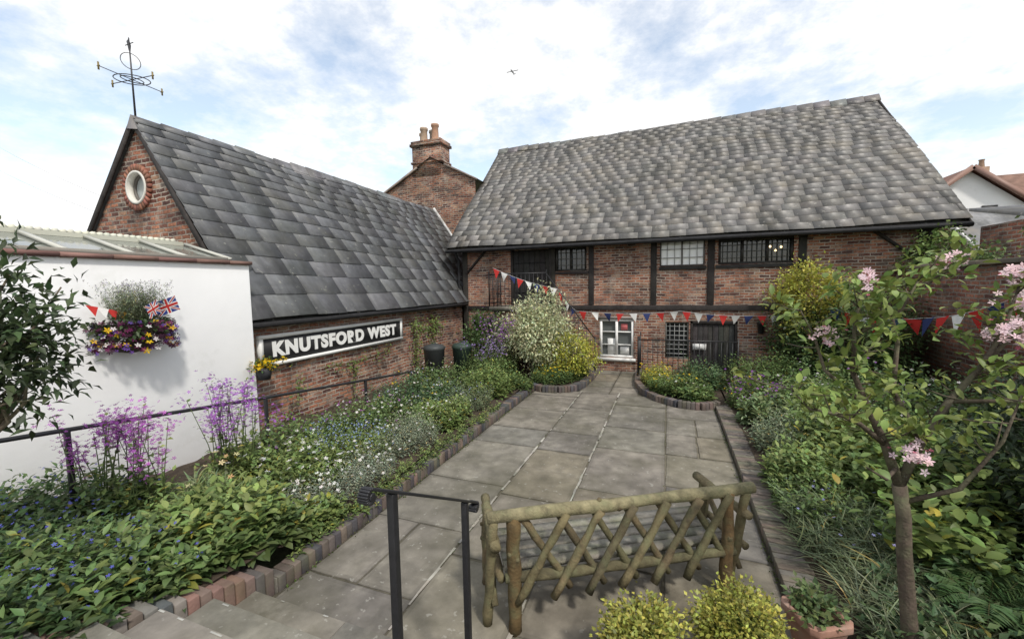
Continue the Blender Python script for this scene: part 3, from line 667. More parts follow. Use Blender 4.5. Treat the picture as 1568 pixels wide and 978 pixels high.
# ------------------------------------------------------------------ CHIMNEY BUILDING BEHIND
cbd=empty('brick_house_with_chimney'); cm=MB(); CY=14.05; ax=-8.55; az=7.42
def cz_(x): return az-abs(x-ax)*.52
cm.add([(-12.6,CY,-.1),(-6.72,CY,-.1),(-6.72,CY,cz_(-6.72)),(ax,CY,az),(-12.6,CY,cz_(-12.6))],[(0,1,2,3,4)],(.3,.2,.1))
cm.add([(-12.6,CY,-.1),(-12.6,21,-.1),(-12.6,21,cz_(-12.6)),(-12.6,CY,cz_(-12.6))],[(0,1,2,3)],(.3,.2,.1))
cm.box(-9.4,-8.15,CY-.006,CY+.7,6.8,7.95,(.3,.2,.1)); cm.box(-9.47,-8.08,CY-.07,CY+.77,7.95,8.05,(.3,.2,.1)); cm.box(-9.43,-8.12,CY-.04,CY+.74,8.05,8.15,(.3,.2,.1))
cm.box(-9.45,-8.1,CY-.05,CY+.75,7.3,7.37,(.3,.2,.1))
cm.build('brick_walls',M_brick,cbd)
cr=MB()
for s in (-1,1):
    xe=ax+s*4.1 if s<0 else -6.6
    cr.add([(ax,CY-.1,az+.06),(ax,21,az+.06),(xe,21,cz_(xe)+.06),(xe,CY-.1,cz_(xe)+.06)],[(0,1,2,3)],(.16,.15,.14))
    cr.bar((ax+s*.6,CY-.09,az+.03-.31),(xe,CY-.09,cz_(xe)+.03),.06,.07,(.22,.17,.14))
cr.bar((-8.5,CY-.04,5.55),(-6.9,CY-.04,3.25),.05,.10,(.5,.5,.49))
cr.build('roof',M_slate,cbd)
cp=MB()
for (x,y,h,c) in ((-9.0,14.3,.55,(.33,.24,.17)),(-8.5,14.3,.62,(.36,.21,.14)),(-8.75,14.55,.5,(.3,.26,.22)),(-9.2,14.55,.45,(.36,.26,.18))):
    cp.lathe((x,y,8.15),[(.17,0),(.16,.06),(.135,.1),(.125,h-.12),(.155,h-.08),(.155,h),(.11,h),(.10,h-.25)],14,c)
cp.build('chimney_pots',M_pot,cbd)
# ------------------------------------------------------------------ WHITE WALL + LEAN-TO
ww=MB(); ww.box(-6.28,-6.04,-3,4.52,-.1,2.9,(.84,.84,.84)); ww.build('white_rendered_wall',M_render,bevel=.012)
wc=MB(); y=-3
while y<4.5:
    l=.45; wc.box(-6.33,-5.99,y,min(y+l-.008,4.54),2.902,2.95+random.uniform(0,.006),jc((.22,.13,.11),.2)); y+=l
wc.build('wall_coping',M_tile)
ln=empty('glazed_lean_to'); l1=MB()
l1.add([(-6.35,-3,2.98),(-6.35,4.4,2.98),(-7.35,4.4,3.25),(-7.35,-3,3.25)],[(0,1,2,3)],(.16,.17,.15),1)
for y in np.arange(-3,4.5,.62): l1.bar((-6.33,y,3.0),(-7.36,y,3.28),.05,.04,(.5,.5,.45))
l1.box(-6.37,-6.32,-3,4.4,2.955,3.02,(.3,.28,.24))
y=-3
while y<4.35:
    l1.tube([(-7.36,y,3.32),(-7.75,y,3.28)],.035,6,jc((.62,.62,.52),.1)); y+=.075
l1.add([(-7.34,-3,3.25),(-7.34,4.4,3.25),(-7.34,4.4,3.31),(-7.34,-3,3.31)],[(0,1,2,3)],(.5,.5,.42))
l1.add([(-7.75,-3,3.26),(-7.75,4.4,3.26),(-11,4.4,3.1),(-11,-3,3.1)],[(0,1,2,3)],(.3,.3,.28))
l1.build('roof_glazing',[M_paint,M_glass],ln)
# ------------------------------------------------------------------ RIGHT GARDEN WALL + HOUSES BEYOND
gw=empty('brick_garden_wall'); gm=MB(); gm.box(4.8,5.03,-3,12.08,-.1,2.72,(.3,.2,.1)); gm.build('wall',M_brick2,gw)
gc=MB(); y=-3
while y<12: gc.box(4.74,5.09,y,y+.44,2.722,2.80+random.uniform(-.005,.01),jc((.2,.17,.13),.25)); y+=.45
gc.build('coping',M_tile,gw,bevel=.012)
oh=empty('brick_outhouse'); om=MB(); om.box(5.95,8.2,9.6,11.4,-.1,3.55,(.3,.2,.1)); om.build('walls',M_brick2,oh)
om=MB(); om.add([(5.8,9.5,3.52),(8.3,9.5,3.52),(8.3,11.5,3.95),(5.8,11.5,3.95),(5.8,9.5,3.46),(8.3,9.5,3.46),(8.3,11.5,3.89),(5.8,11.5,3.89)],[(0,1,2,3),(0,4,5,1),(0,3,7,4)],(.15,.15,.15)); om.build('roof',M_slate,oh)
def house(name,x0,x1,y0,y1,ez,rz,wc_,rc,wmat,axis='x',rmat=None):
    e=empty(name); m=MB(); m.box(x0,x1,y0,y1,-.1,ez,wc_)
    r=MB()
    if axis=='x':
        ym=(y0+y1)/2
        for x in (x0,x1): m.add([(x,y0,ez),(x,y1,ez),(x,ym,rz-.1)],[(0,1,2)],wc_)
        r.add([(x0-.3,y0-.4,ez-.2),(x1+.3,y0-.4,ez-.2),(x1+.3,ym,rz),(x0-.3,ym,rz)],[(0,1,2,3)],rc); r.add([(x0-.3,y1+.4,ez-.2),(x1+.3,y1+.4,ez-.2),(x1+.3,ym,rz),(x0-.3,ym,rz)],[(0,1,2,3)],rc)
        for x in (x0-.3,x1+.3): r.bar((x,y0-.4,ez-.22),(x,ym,rz-.02),.06,.22,(.6,.6,.58),1); r.bar((x,y1+.4,ez-.22),(x,ym,rz-.02),.06,.22,(.6,.6,.58),1)
    else:
        xm=(x0+x1)/2
        for y in (y0,y1): m.add([(x0,y,ez),(x1,y,ez),(xm,y,rz-.1)],[(0,1,2)],wc_)
        r.add([(x0-.4,y0-.3,ez-.2),(x0-.4,y1+.3,ez-.2),(xm,y1+.3,rz),(xm,y0-.3,rz)],[(0,1,2,3)],rc); r.add([(x1+.4,y0-.3,ez-.2),(x1+.4,y1+.3,ez-.2),(xm,y1+.3,rz),(xm,y0-.3,rz)],[(0,1,2,3)],rc)
        for (xx) in (x0-.4,x1+.4): r.bar((xx,y0-.32,ez-.22),(xm,y0-.32,rz-.02),.06,.2,(.25,.15,.12),1)
    m.build('walls',wmat,e); r.build('roof',[rmat or M_tile,M_paint],e); return e
h1=house('distant_house',17.5,29,32,40,6.3,9.0,(.6,.58,.52),(.20,.12,.09),M_render,'x')
h1b=MB(); h1b.box(18.2,18.7,35.4,36.0,8.4,9.5,(.3,.2,.14)); h1b.lathe((18.45,35.7,9.5),[(.16,0),(.12,.4),(.16,.5)],10,(.3,.2,.14)); h1b.build('chimney',M_tile,h1)
h2=house('distant_house',9.9,14.1,24,29,5.4,7.25,(.82,.82,.81),(.22,.12,.09),M_render,'y')
h2w=MB(); h2w.box(12.5,13.0,23.95,24.0,4.9,5.6,(.05,.05,.05)); h2w.build('window',M_paint,h2)
h4=house('distant_house',20.5,23.0,30,36,6.6,8.9,(.80,.80,.79),(.22,.13,.10),M_render,'y')
h3=house('slate_roofed_house',9.0,14,17,21,3.4,4.9,(.35,.2,.15),(.17,.17,.17),M_brick2,'x',M_slate)
# ------------------------------------------------------------------ IRONWORK
hr=MB()
hr.tube([(-5.2,-1,1.58),(-5.2,2,1.25),(-5.2,4,1.03),(-5.2,7,.74),(-5.2,7.5,.70),(-5.2,7.6,.62)],.022,8,IR)
for (y,z) in ((0,1.46),(2,1.25),(4,1.03),(6,.84),(7.4,.71)): hr.box(-5.22,-5.18,y-.02,y+.02,0,z,IR)
hr.build('ramp_handrail',M_iron,bevel=.003)
fr=MB(); e1=Vector((-1,1.139,1.79)); e2=Vector((-1,1.967,1.315))
for (y,z0) in ((1.273,.45),(1.867,.2)):
    t=(y-e1.y)/(e2.y-e1.y); fr.box(-1.016,-.984,y-.016,y+.016,z0,e1.z+(e2.z-e1.z)*t-.004,IR)
fr.bar(e1,e2,.044,.012,IR)
for (p,s) in ((e1,-1),(e2,1)):
    c=Vector(p)+Vector((0,0,-.030)); pts=[]
    for t in np.linspace(0,1,14):
        a=math.pi/2-s*t*math.pi*1.45; r=.030*(1-.45*t); pts.append((c.x,c.y+r*math.cos(a),c.z+r*math.sin(a)))
    for a,b in zip(pts[:-1],pts[1:]): fr.bar(a,b,.046,.014,IR)
    fr.tube([(c.x-.024,c.y,c.z),(c.x+.024,c.y,c.z)],.016,10,IR)
fr.build('step_handrail',M_iron,bevel=.003)
# ------------------------------------------------------------------ RUSTIC BENCH
bn=MB(); A=Vector((-1.15,2.52,.02)); ub=Vector((1.45,.86,0)).normalized(); wb=Vector((-ub.y,ub.x,0))
def bp_(u,w_,z): return A+ub*u+wb*w_+Vector((0,0,z))
def log(a,b,r,c=None):
    a=Vector(a);b=Vector(b);n=8; pts=[];rs=[]
    for i in range(n): 
        t=i/(n-1); pts.append(a.lerp(b,t)+Vector((random.uniform(-1,1),random.uniform(-1,1),random.uniform(-1,1)))*r*.17); rs.append(r*random.uniform(.84,1.14))
    bn.tube(pts,rs,9,jc(c or (.14,.115,.065),.25))
    if r>.04:
        for _ in range(2):
            q=a.lerp(b,random.uniform(.2,.8)); d=Vector((random.uniform(-1,1),random.uniform(-1,0),random.uniform(-.3,.6))).normalized(); bn.tube([q,q+d*r*1.25],[r*.45,r*.35],7,(.12,.09,.05))
BLEN=2.02
for u in (.16,BLEN-.16): log(bp_(u,0,-.02),bp_(u,0,.88),.048,(.17,.11,.055))
log(bp_(-.03,-.01,.88),bp_(BLEN+.05,-.01,.88),.046,(.18,.155,.09))
log(bp_(.1,.0,.40),bp_(BLEN-.1,.0,.38),.036)
for k in range(6):
    u=.32+k*.26; log(bp_(u-.14,-.05,.25),bp_(u+.22,-.05,.865),.030,(.15,.125,.07))
for k in range(6):
    u=.22+k*.26; log(bp_(u,.0,.865),bp_(u+.36,.0,.28),.027,(.12,.10,.055))
for i in range(5): 
    w_=.08+i*.105; q=[bp_(.1,w_,.44),bp_(BLEN-.1,w_,.44)]; bn.bar(q[0],q[1],.088,.028,jc((.22,.21,.175),.15))
log(bp_(.1,.53,.40),bp_(BLEN-.1,.53,.40),.035)
for u in (.02,BLEN-.02):
    log(bp_(u,.52,-.02),bp_(u,.50,.70),.043); log(bp_(u,-.06,.68),bp_(u,.62,.70),.036); log(bp_(u+.05,.02,.38),bp_(u+.05,.55,.38),.03)
    log(bp_(u,.02,.2),bp_(u,.5,.66),.024); log(bp_(u-.05,.1,-.02),bp_(u+.0,-.02,.86),.036)
bn.build('rustic_garden_bench',M_bark,smooth=True)
# ------------------------------------------------------------------ BINS / POTS
for (x,y,h,r,c) in ((-5.7,9.2,.92,.27,(.05,.055,.055)),(-5.1,9.6,.92,.25,(.03,.05,.04))):
    m=MB(); m.lathe((x,y,.12),[(0,0),(r*.8,0),(r,h*.85),(r*1.04,h*.86),(r*1.04,h*.92),(r*.9,h*.97),(r*.3,h*1.02),(0,h*1.02)],24,c)
    m.tube([(x-.06,y,h+.12),(x-.04,y,h+.17),(x+.04,y,h+.17),(x+.06,y,h+.12)],.012,6,c); m.build('compost_bin',M_paint,smooth=False)
pt=MB(); M=Matrix.Translation((.93,3.08,.1))@Matrix.Rotation(.5,4,'Z')
def planter(mb,M,w0,w1,h,col):
    t=.02
    def sq(w,z): 
        b=w*.25; return [(-w+b,-w,z),(w-b,-w,z),(w,-w+b,z),(w,w-b,z),(w-b,w,z),(-w+b,w,z),(-w,w-b,z),(-w,-w+b,z)]
    L=[sq(w0,0),sq(w1,h*.8),sq(w1+.015,h*.8),sq(w1+.015,h),sq(w1-t,h),sq(w1-t-.02,h-.06)]
    V=[tuple(M@Vector(p)) for q in L for p in q]; F=[]
    for i in range(5):
        for k in range(8): F.append((i*8+k,i*8+(k+1)%8,(i+1)*8+(k+1)%8,(i+1)*8+k))
    mb.add(V,F,col); mb.add([tuple(M@Vector(p)) for p in sq(w1-t,h-.05)],[tuple(range(8))],(.05,.04,.03))
planter(pt,M,.10,.14,.24,(.34,.19,.14)); pt.build('terracotta_planter',M_pot,bevel=.005)
# ------------------------------------------------------------------ BUNTING
def bunting(name,pts,sag,n,size,cols_):
    mb=MB()
    for (a,b),ns in zip(zip(pts[:-1],pts[1:]),n):
        a=Vector(a);b=Vector(b); P=[]
        for i in range(13):
            t=i/12; p=a.lerp(b,t); p.z-=sag*4*t*(1-t); P.append(p)
        mb.tube(P,.004,4,(.7,.7,.7))
        for i in range(ns):
            t=(i+.5)/ns; p=a.lerp(b,t); p.z-=sag*4*t*(1-t); d=(b-a).normalized()*size*.45
            sw=Vector((random.uniform(-.35,.35),random.uniform(-.3,.3),-1)).normalized()*size*random.uniform(.95,1.15); c=cols_[i%len(cols_)]
            o=Vector((random.uniform(-.02,.02),random.uniform(-.04,.04),0))
            mb.add([tuple(p-d),tuple(p+d),tuple(p+sw),tuple(p+sw*.5+o)],[(0,3,1),(0,2,3),(3,2,1)],c)
    return mb.build(name,M_cloth)
R_=(.50,.035,.03);B_=(.03,.045,.14);W_=(.78,.78,.76)
bunting('bunting',[(-4.75,10.95,3.05),(-2.85,11.0,2.42),(-2.45,11.6,1.78),(.3,11.7,1.78),(2.6,11.75,1.70)],.07,(8,3,8,8),.23,[R_,W_,B_])
bunting('bunting',[(3.3,11.0,1.95),(4.3,9.6,1.8),(4.6,7.4,2.45),(4.62,5.0,2.6)],.12,(6,7,6),.32,[B_,R_,W_,R_])
# ------------------------------------------------------------------ HANGING BASKET
hb=empty('wall_flower_basket'); m=MB(); BX=-6.03; BYc=2.96; BZ=2.15
prof=[(.03,-.36),(.16,-.33),(.27,-.22),(.34,-.08),(.36,0)]
m.lathe((BX,BYc,BZ),prof,20,(.06,.05,.035),0,-math.pi/2,math.pi/2)
for z,r in ((0,.37),(-.12,.335),(-.24,.26)): m.tube([(BX+r*math.cos(t),BYc+r*math.sin(t),BZ+z) for t in np.linspace(-math.pi/2,math.pi/2,14)],.006,5,IR)
m.build('basket',M_soil,hb)
m=MB(); n=500; a=rng.uniform(-1.57,1.57,n); rr_=rng.uniform(.15,.4,n); P=np.stack([BX+rr_*np.cos(a),BYc+rr_*np.sin(a),BZ+rng.uniform(-.22,.06,n)],1)
D=np.stack([np.cos(a),np.sin(a),rng.normal(0,.5,n)],1)+rng.normal(0,.4,(n,3)); batch(m,P,D,np.tile(UP,(n,1))+rng.normal(0,.2,(n,3)),rng.uniform(.05,.09,n),rng.uniform(.03,.045,n),cvar((.05,.09,.03),n,.5))
for c,k,s in (((.65,.42,.02),20,.042),((.68,.66,.66),18,.034),((.13,.02,.08),70,.03),((.12,.06,.28),34,.028),((.04,.015,.03),70,.035)):
    a=rng.uniform(-1.5,1.5,k); r=rng.uniform(.33,.44,k); P=np.stack([BX+r*np.cos(a),BYc+r*np.sin(a),BZ+rng.uniform(-.32,.03,k)],1)
    flowers(m,P,s,c,face=(1,-.3,.3))
B=np.stack([BX+rng.uniform(.02,.24,230),BYc+rng.uniform(-.20,.20,230),np.full(230,BZ)],1)
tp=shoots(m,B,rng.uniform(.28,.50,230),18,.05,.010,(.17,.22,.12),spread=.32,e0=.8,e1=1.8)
P=np.repeat(tp,3,0)+rng.normal(0,.012,(690,3)); flowers(m,P,.010,(.28,.25,.33))
m.build('basket_flowers',[M_leaf,M_petal],hb)
m=MB()
def flag(o,du,dv):
    o=Vector(o);du=Vector(du);dv=Vector(dv); nn=du.cross(dv).normalized()*.002
    def q(a,b,c,d,col,k): m.add([tuple(o+du*x_+dv*y_+nn*k) for x_,y_ in ((a,c),(b,c),(b,d),(a,d))],[(0,1,2,3)],col)
    q(0,1,0,1,(.03,.05,.25),0)
    for (p,r_) in (((0,0),(1,1)),((0,1),(1,0))):
        pa=o+du*p[0]+dv*p[1]+nn*1; pb=o+du*r_[0]+dv*r_[1]+nn*1; d=(pb-pa).normalized(); s=d.cross(nn.normalized())*.014
        m.add([tuple(pa-s),tuple(pb-s),tuple(pb+s),tuple(pa+s)],[(0,1,2,3)],W_); s=s*.4
        m.add([tuple(pa-s+nn),tuple(pb-s+nn),tuple(pb+s+nn),tuple(pa+s+nn)],[(0,1,2,3)],R_)
    q(0,1,.35,.65,W_,3.5); q(.4,.6,0,1,W_,3.7); q(0,1,.42,.58,R_,4.5); q(.45,.55,0,1,R_,4.7)
flag((BX+.24,BYc+.18,BZ+.06),(0.02,.22,.08),(0,-.05,.17)); flag((BX+.29,BYc+.06,BZ+.05),(.03,.10,.08),(0,-.05,.14))
m.tube([(BX+.24,BYc+.18,BZ-.05),(BX+.24,BYc+.15,BZ+.24)],.004,5,(.4,.3,.2))
for (y,c) in ((-.45,R_),(-.36,W_),(-.28,R_),(-.2,(.6,.3,.02))):
    m.add([(BX+.14,BYc+y,BZ+.10+y*-.3),(BX+.18,BYc+y+.09,BZ+.07-y*.3),(BX+.18,BYc+y+.06,BZ-.03-y*.3)],[(0,1,2)],c)
m.build('small_flags',M_cloth,hb)
m=MB(); m.lathe((-6.0,4.62,1.1),[(.0,0),(.09,.0),(.13,.2),(.12,.2)],14,(.04,.04,.045),2)
P=np.stack([rng.normal(-5.98,.10,260),rng.normal(4.62,.13,260),rng.normal(1.34,.04,260)],1); flowers(m,P[:160],.034,(.75,.50,.02)); batch(m,P,rng.normal(0,1,(260,3)),np.tile(UP,(260,1))+rng.normal(0,.2,(260,3)),.06,.03,cvar((.06,.12,.03),260))
m.build('wall_pot_of_primroses',[M_leaf,M_petal,M_paint])
# ================================================================== PLANTING : LEFT BED
GR1=(.090,.150,.038); GR2=(.060,.115,.032); GR3=(.13,.195,.045); SV=(.20,.25,.17); GR4=(.07,.13,.05)
PUR=(.32,.11,.44); MAG=(.38,.11,.42); BLU=(.12,.13,.50); WHI=(.75,.75,.73); YEL=(.68,.50,.03)
patch('alkanet_plants',-4.4,.95,1.5,.95,420,.25,.48,13,.12,.05,GR2,fl=[(BLU,420,.014,.02)])
patch('alkanet_plants',-3.75,1.5,.65,.7,240,.22,.40,12,.13,.055,GR1,kind='big',fl=[(BLU,120,.013,.02)])
patch('alkanet_plants',-5.1,1.9,.9,.7,240,.3,.5,12,.12,.05,GR2,fl=[(BLU,200,.014,.02)])
patch('honesty_plants',-4.85,2.25,.5,.35,90,.3,.55,10,.11,.06,GR3,spike=(MAG,34,.95,.020,38,.045))
patch('honesty_plants',-4.7,3.25,.36,.35,90,.3,.55,10,.11,.06,GR3,spike=(PUR,30,1.1,.020,36,.05))
patch('broad_leaved_perennials',-3.8,2.4,.55,.5,200,.25,.5,9,.15,.075,GR3,kind='big')
patch('broad_leaved_perennials',-3.33,2.4,.18,.5,150,.10,.26,8,.14,.07,GR1,kind='big')
patch('broad_leaved_perennials',-3.3,2.95,.16,.35,110,.08,.22,8,.12,.06,GR3,kind='big')
patch('daffodil_leaves',-4.2,2.6,.35,.3,110,.15,.3,3,.38,.016,(.15,.22,.07),kind='blade',e0=1.5,e1=2.5)
patch('tulip_plants',-4.55,2.75,.3,.25,40,.2,.3,4,.3,.03,(.16,.22,.10),kind='blade',e0=1.2,e1=2.5,fl=[((.7,.62,.35),10,.035,.18),((.65,.4,.2),4,.03,.15)])
patch('white_flowered_perennials',-4.2,3.5,.6,.6,240,.3,.55,11,.10,.045,GR3,fl=[(WHI,90,.028,.03)])
patch('forget_me_nots',-4.1,4.3,.6,.55,260,.3,.5,12,.07,.022,GR3,fl=[((.28,.36,.66),520,.012,.03)])
patch('snow_in_summer',-3.5,3.6,.36,.9,420,.16,.34,14,.05,.014,SV,fl=[(WHI,150,.024,.03)])
patch('silver_foliage_plant',-3.6,5.0,.4,.55,340,.3,.5,14,.055,.014,(.20,.25,.16),fl=[(WHI,40,.018,.03)])
patch('cranesbill_plants',-4.9,4.2,.5,.8,240,.35,.6,11,.09,.05,GR1,fl=[(PUR,60,.022,.03)])
patch('mixed_perennials',-4.6,5.5,.8,.8,300,.3,.6,11,.09,.04,GR1,fl=[(WHI,110,.025,.03),(MAG,60,.022,.05)])
patch('mixed_perennials',-3.65,6.1,.45,.6,240,.3,.5,11,.09,.05,GR3,fl=[(WHI,35,.024,.03)])
patch('mixed_perennials',-4.7,6.9,.9,.8,320,.35,.65,11,.09,.045,GR4,fl=[((.35,.35,.6),60,.018,.03),(YEL,35,.024,.03),(WHI,40,.024,.03)])
patch('catmint',-3.65,7.1,.4,.55,280,.3,.5,14,.05,.018,(.15,.2,.10),fl=[((.2,.18,.5),60,.014,.03)])
patch('mixed_perennials',-3.7,8.1,.5,.6,260,.45,.75,11,.10,.05,GR3)
patch('mixed_perennials',-4.8,8.1,.8,.7,280,.4,.72,11,.09,.045,GR1,fl=[(WHI,50,.022,.03)])
patch('bluebells',-4.2,9.2,.6,.5,220,.5,.8,11,.10,.03,GR1,spike=((.32,.22,.5),22,1.0,.022,16,.05))
patch('low_green_edging_plants',-3.3,8.9,.35,.4,160,.2,.4,9,.09,.05,GR1)
patch('yellow_daisies',-2.7,9.75,.5,.45,260,.25,.5,11,.08,.03,(.10,.17,.05),fl=[(YEL,70,.034,.03)],z=.12)
patch('low_green_edging_plants',-2.35,10.5,.4,.6,220,.3,.5,10,.09,.04,GR1,z=.12)
patch('dames_violet',-4.2,9.95,.45,.45,140,.5,.9,11,.1,.04,GR1,spike=(PUR,18,1.5,.026,22,.075),z=.12)
patch('low_green_edging_plants',-3.1,5,.13,2.4,260,.06,.22,8,.06,.025,GR3,z=.14)
patch('low_green_edging_plants',-3.07,3.3,.1,.8,70,.06,.17,7,.06,.025,GR3,z=.12)
def shrub(name,c,rad,nc,per,L,W,col,base,**k):
    m=MB(); Pc=crown(m,c,rad,nc,per,L,W,col,base=base,**k)
    return m.build(name,[M_leaf,M_petal,M_bark])
shrub('variegated_shrub',(-3.25,10.35,1.25),(.95,.75,.95),420,26,.085,.04,(.42,.47,.27),(-3.3,10.4,.1),cl=.13,zcut=.2,lobes=.3)
shrub('golden_shrub',(-2.35,10.35,.75),(.55,.5,.5),190,24,.07,.035,(.35,.38,.03),(-2.4,10.4,.1),zcut=.2)
shrub('green_shrub',(-4.9,10.9,.9),(.8,.6,.8),200,22,.09,.045,(.07,.13,.035),(-4.9,10.9,.1),zcut=.2)
m=MB()
def climber(mb,pts,n,L,W,col,sp=.12,nrmv=(1,0,0)):
    for (a,b) in pts:
        a=np.array(a,float);b=np.array(b,float)
        t=rng.uniform(0,1,n)[:,None]; P=a+(b-a)*t+rng.normal(0,sp,(n,3))*(1-.75*np.abs(np.array(nrmv)))+np.array(nrmv)*.06
        D=rng.normal(0,.6,(n,3))+np.array(nrmv)*.6+np.array([0,0,-.3]); batch(mb,P,D,np.tile(np.array(nrmv)+UP*.6,(n,1)),rng.uniform(.7,1.2,n)*L,rng.uniform(.7,1.2,n)*W,cvar(col,n,.4))
        mb.tube([tuple(a),tuple((a+b)/2+rng.normal(0,.04,3)),tuple(b)],.008,5,(.12,.09,.06),2)
climber(m,[((-6.33,9.3,.3),(-6.33,9.2,1.6)),((-6.33,9.9,.4),(-6.33,10.2,1.7)),((-6.33,9.2,1.5),(-6.33,10.6,1.4))],170,.08,.05,(.13,.19,.05))
climber(m,[((-6.34,6.9,.1),(-6.34,7.0,1.0)),((-6.34,7.0,.95),(-6.34,8.2,1.05)),((-6.34,5.2,.2),(-6.34,5.6,.95)),((-6.34,7.0,.9),(-6.34,6.1,1.0))],60,.06,.04,(.13,.18,.05),.07)
m.build('wall_climber',[M_leaf,M_petal,M_bark])
m=MB(); crown(m,(-4.06,1.2,2.2),(.44,.48,.46),170,14,.085,.036,(.045,.075,.028),cl=.08,out=.6,base=(-4.12,1.15,1.5),a=.6,hollow=.25,lobes=.35)
m.tube([(-4.16,1.1,.5),(-4.2,1.1,1.0),(-4.15,1.13,1.5),(-4.06,1.2,2.2)],[.05,.04,.03,.015],8,(.13,.1,.07),2)
m.build('bay_tree',[M_leaf,M_petal,M_bark])
# ================================================================== PLANTING : RIGHT BED
patch('low_green_edging_plants',.2,9.6,.6,.5,260,.25,.45,11,.09,.04,GR1,z=.12,fl=[(YEL,30,.028,.03),(WHI,20,.025,.03)])
patch('hosta_leaves',.55,9.15,.35,.3,90,.15,.3,7,.14,.08,GR1,kind='big',z=.12)
patch('golden_edging_plants',-.25,10.4,.35,.5,200,.3,.5,10,.08,.03,(.24,.28,.04),z=.12,fl=[(YEL,60,.032,.03)])
patch('green_foliage_plants',.7,10.3,.5,.5,240,.4,.75,10,.10,.05,GR4,z=.12)
patch('purple_flowered_plants',1.6,8.9,.5,.6,220,.35,.6,11,.09,.045,GR1,side='r',fl=[(PUR,220,.026,.03),(YEL,30,.024,.03)])
patch('hosta_leaves',1.7,7.8,.5,.6,220,.35,.6,8,.14,.07,(.11,.17,.06),kind='big',side='r')
patch('mixed_perennials',2.7,8.5,.8,1.2,380,.5,.95,12,.10,.05,GR1,side='r',fl=[(WHI,80,.024,.03),(PUR,60,.022,.05)])
patch('grey_leaved_perennials',1.6,6.7,.45,.6,300,.35,.6,12,.08,.03,(.15,.20,.11),side='r')
patch('comfrey_plants',2.3,6.4,.7,.9,320,.5,.85,10,.15,.075,GR3,kind='big',side='r')
patch('broad_leaved_perennials',1.6,5.5,.45,.6,260,.3,.6,10,.13,.06,GR3,kind='big',side='r')
patch('bluebell_leaves',1.6,4.4,.5,.8,460,.1,.2,4,.42,.014,(.12,.17,.08),kind='blade',side='r',e0=1.2,e1=2.4,fl=[((.3,.3,.55),40,.015,.25)])
patch('mixed_perennials',1.45,4.9,.35,.6,220,.25,.5,11,.09,.04,GR1,side='r')
patch('broad_leaved_perennials',2.5,5.0,.6,.7,260,.5,1.1,10,.16,.085,(.13,.20,.045),kind='big',side='r')
patch('hydrangea_leaves',2.05,4.0,.35,.3,90,.4,1.0,8,.15,.085,(.13,.20,.04),kind='big',side='r')
patch('dark_ground_cover',2.6,3.4,1.2,1.2,520,.25,.55,12,.10,.05,(.05,.095,.032),side='r')
patch('dark_ground_cover',1.7,2.7,.6,.8,260,.2,.4,11,.09,.05,(.06,.11,.035),side='r')
patch('grass_tuft',1.6,3.3,.35,.5,200,.1,.2,4,.42,.012,(.15,.19,.10),kind='blade',side='r',e0=1.0,e1=2.2)
patch('mixed_perennials',3.6,7.5,.9,1.6,420,.6,1.1,12,.10,.05,GR2,side='r',fl=[(WHI,60,.025,.03)])
patch('mixed_perennials',3.2,10.6,1.2,1.0,360,.6,1.1,12,.10,.05,GR2,side='r')
patch('mixed_perennials',2.0,10.4,.8,1.0,300,.45,.8,12,.10,.05,GR1,side='r')
def fern(name,cx,cy,z,n,L,col):
    mb=MB(); col=tone(col)
    for i in range(n):
        a=rng.uniform(0,6.28); l=L*rng.uniform(.7,1.1); d=np.array([math.cos(a),math.sin(a),0]); m_=22
        t=np.linspace(.1,1,m_); P=np.array([cx,cy,z])+d*(l*t*.8)[:,None]; P[:,2]+=l*(1.1*t-.85*t**2)
        for s in (-1,1):
            side=np.array([-d[1],d[0],0])*s; D=np.tile(side+d*.5,(m_,1))+rng.normal(0,.08,(m_,3))
            batch(mb,P,D,np.tile(UP,(m_,1)),l*.24*np.sin(np.pi*(t*.85+.12))+.02,np.full(m_,.028),cvar(col,m_,.2))
        mb.tube([tuple(P[0]),tuple(P[m_//2]),tuple(P[-1])],.004,4,(.1,.1,.04),0)
    return mb.build(name,M_leaf)
for (x,y,l) in ((2.35,2.9,.65),(2.0,3.5,.5),(2.9,3.5,.7),(1.75,2.6,.5),(2.5,2.3,.6),(3.2,2.7,.7)): fern('fern',x,y,.3,22,l,(.06,.12,.035))
shrub('dark_evergreen_shrub',(3.1,4.3,.95),(.8,.8,.65),300,22,.09,.035,(.025,.045,.018),(3.1,4.3,.1))
shrub('dark_evergreen_shrub',(3.9,5.6,.9),(.7,.9,.6),220,20,.09,.035,(.03,.055,.02),(3.9,5.6,.1))
m=MB(); crown(m,(3.1,11.45,2.0),(.8,.45,.8),280,24,.075,.045,(.32,.34,.035),cl=.12,base=(3.0,11.6,.1),zcut=.8,lobes=.3)
crown(m,(3.0,11.4,1.0),(.7,.45,.9),240,22,.08,.05,(.055,.10,.03),cl=.13,base=(3.0,11.6,.1),zcut=.2)
m.build('golden_ivy',[M_leaf,M_petal,M_bark])
m=MB(); crown(m,(3.9,10.6,1.2),(.7,.9,.95),280,20,.085,.045,(.06,.11,.03),cl=.14,base=(3.9,10.8,.1),zcut=.2)
m.build('garden_shrub',[M_leaf,M_petal,M_bark])
m=MB()
crown(m,(5.35,11.6,3.0),(.4,.4,.5),90,16,.08,.06,(.11,.18,.04),cl=.13,base=(5.3,11.7,2.0))
crown(m,(6.3,9.7,3.3),(.5,.2,.3),60,14,.08,.06,(.12,.19,.045),cl=.13)
crown(m,(5.2,10.2,2.85),(.22,.9,.2),70,12,.07,.05,(.09,.15,.04),cl=.12)
m.tube([(5.2,11.9,.2),(5.25,11.8,2.0),(5.3,11.7,2.8)],[.03,.025,.015],6,(.12,.09,.06),2)
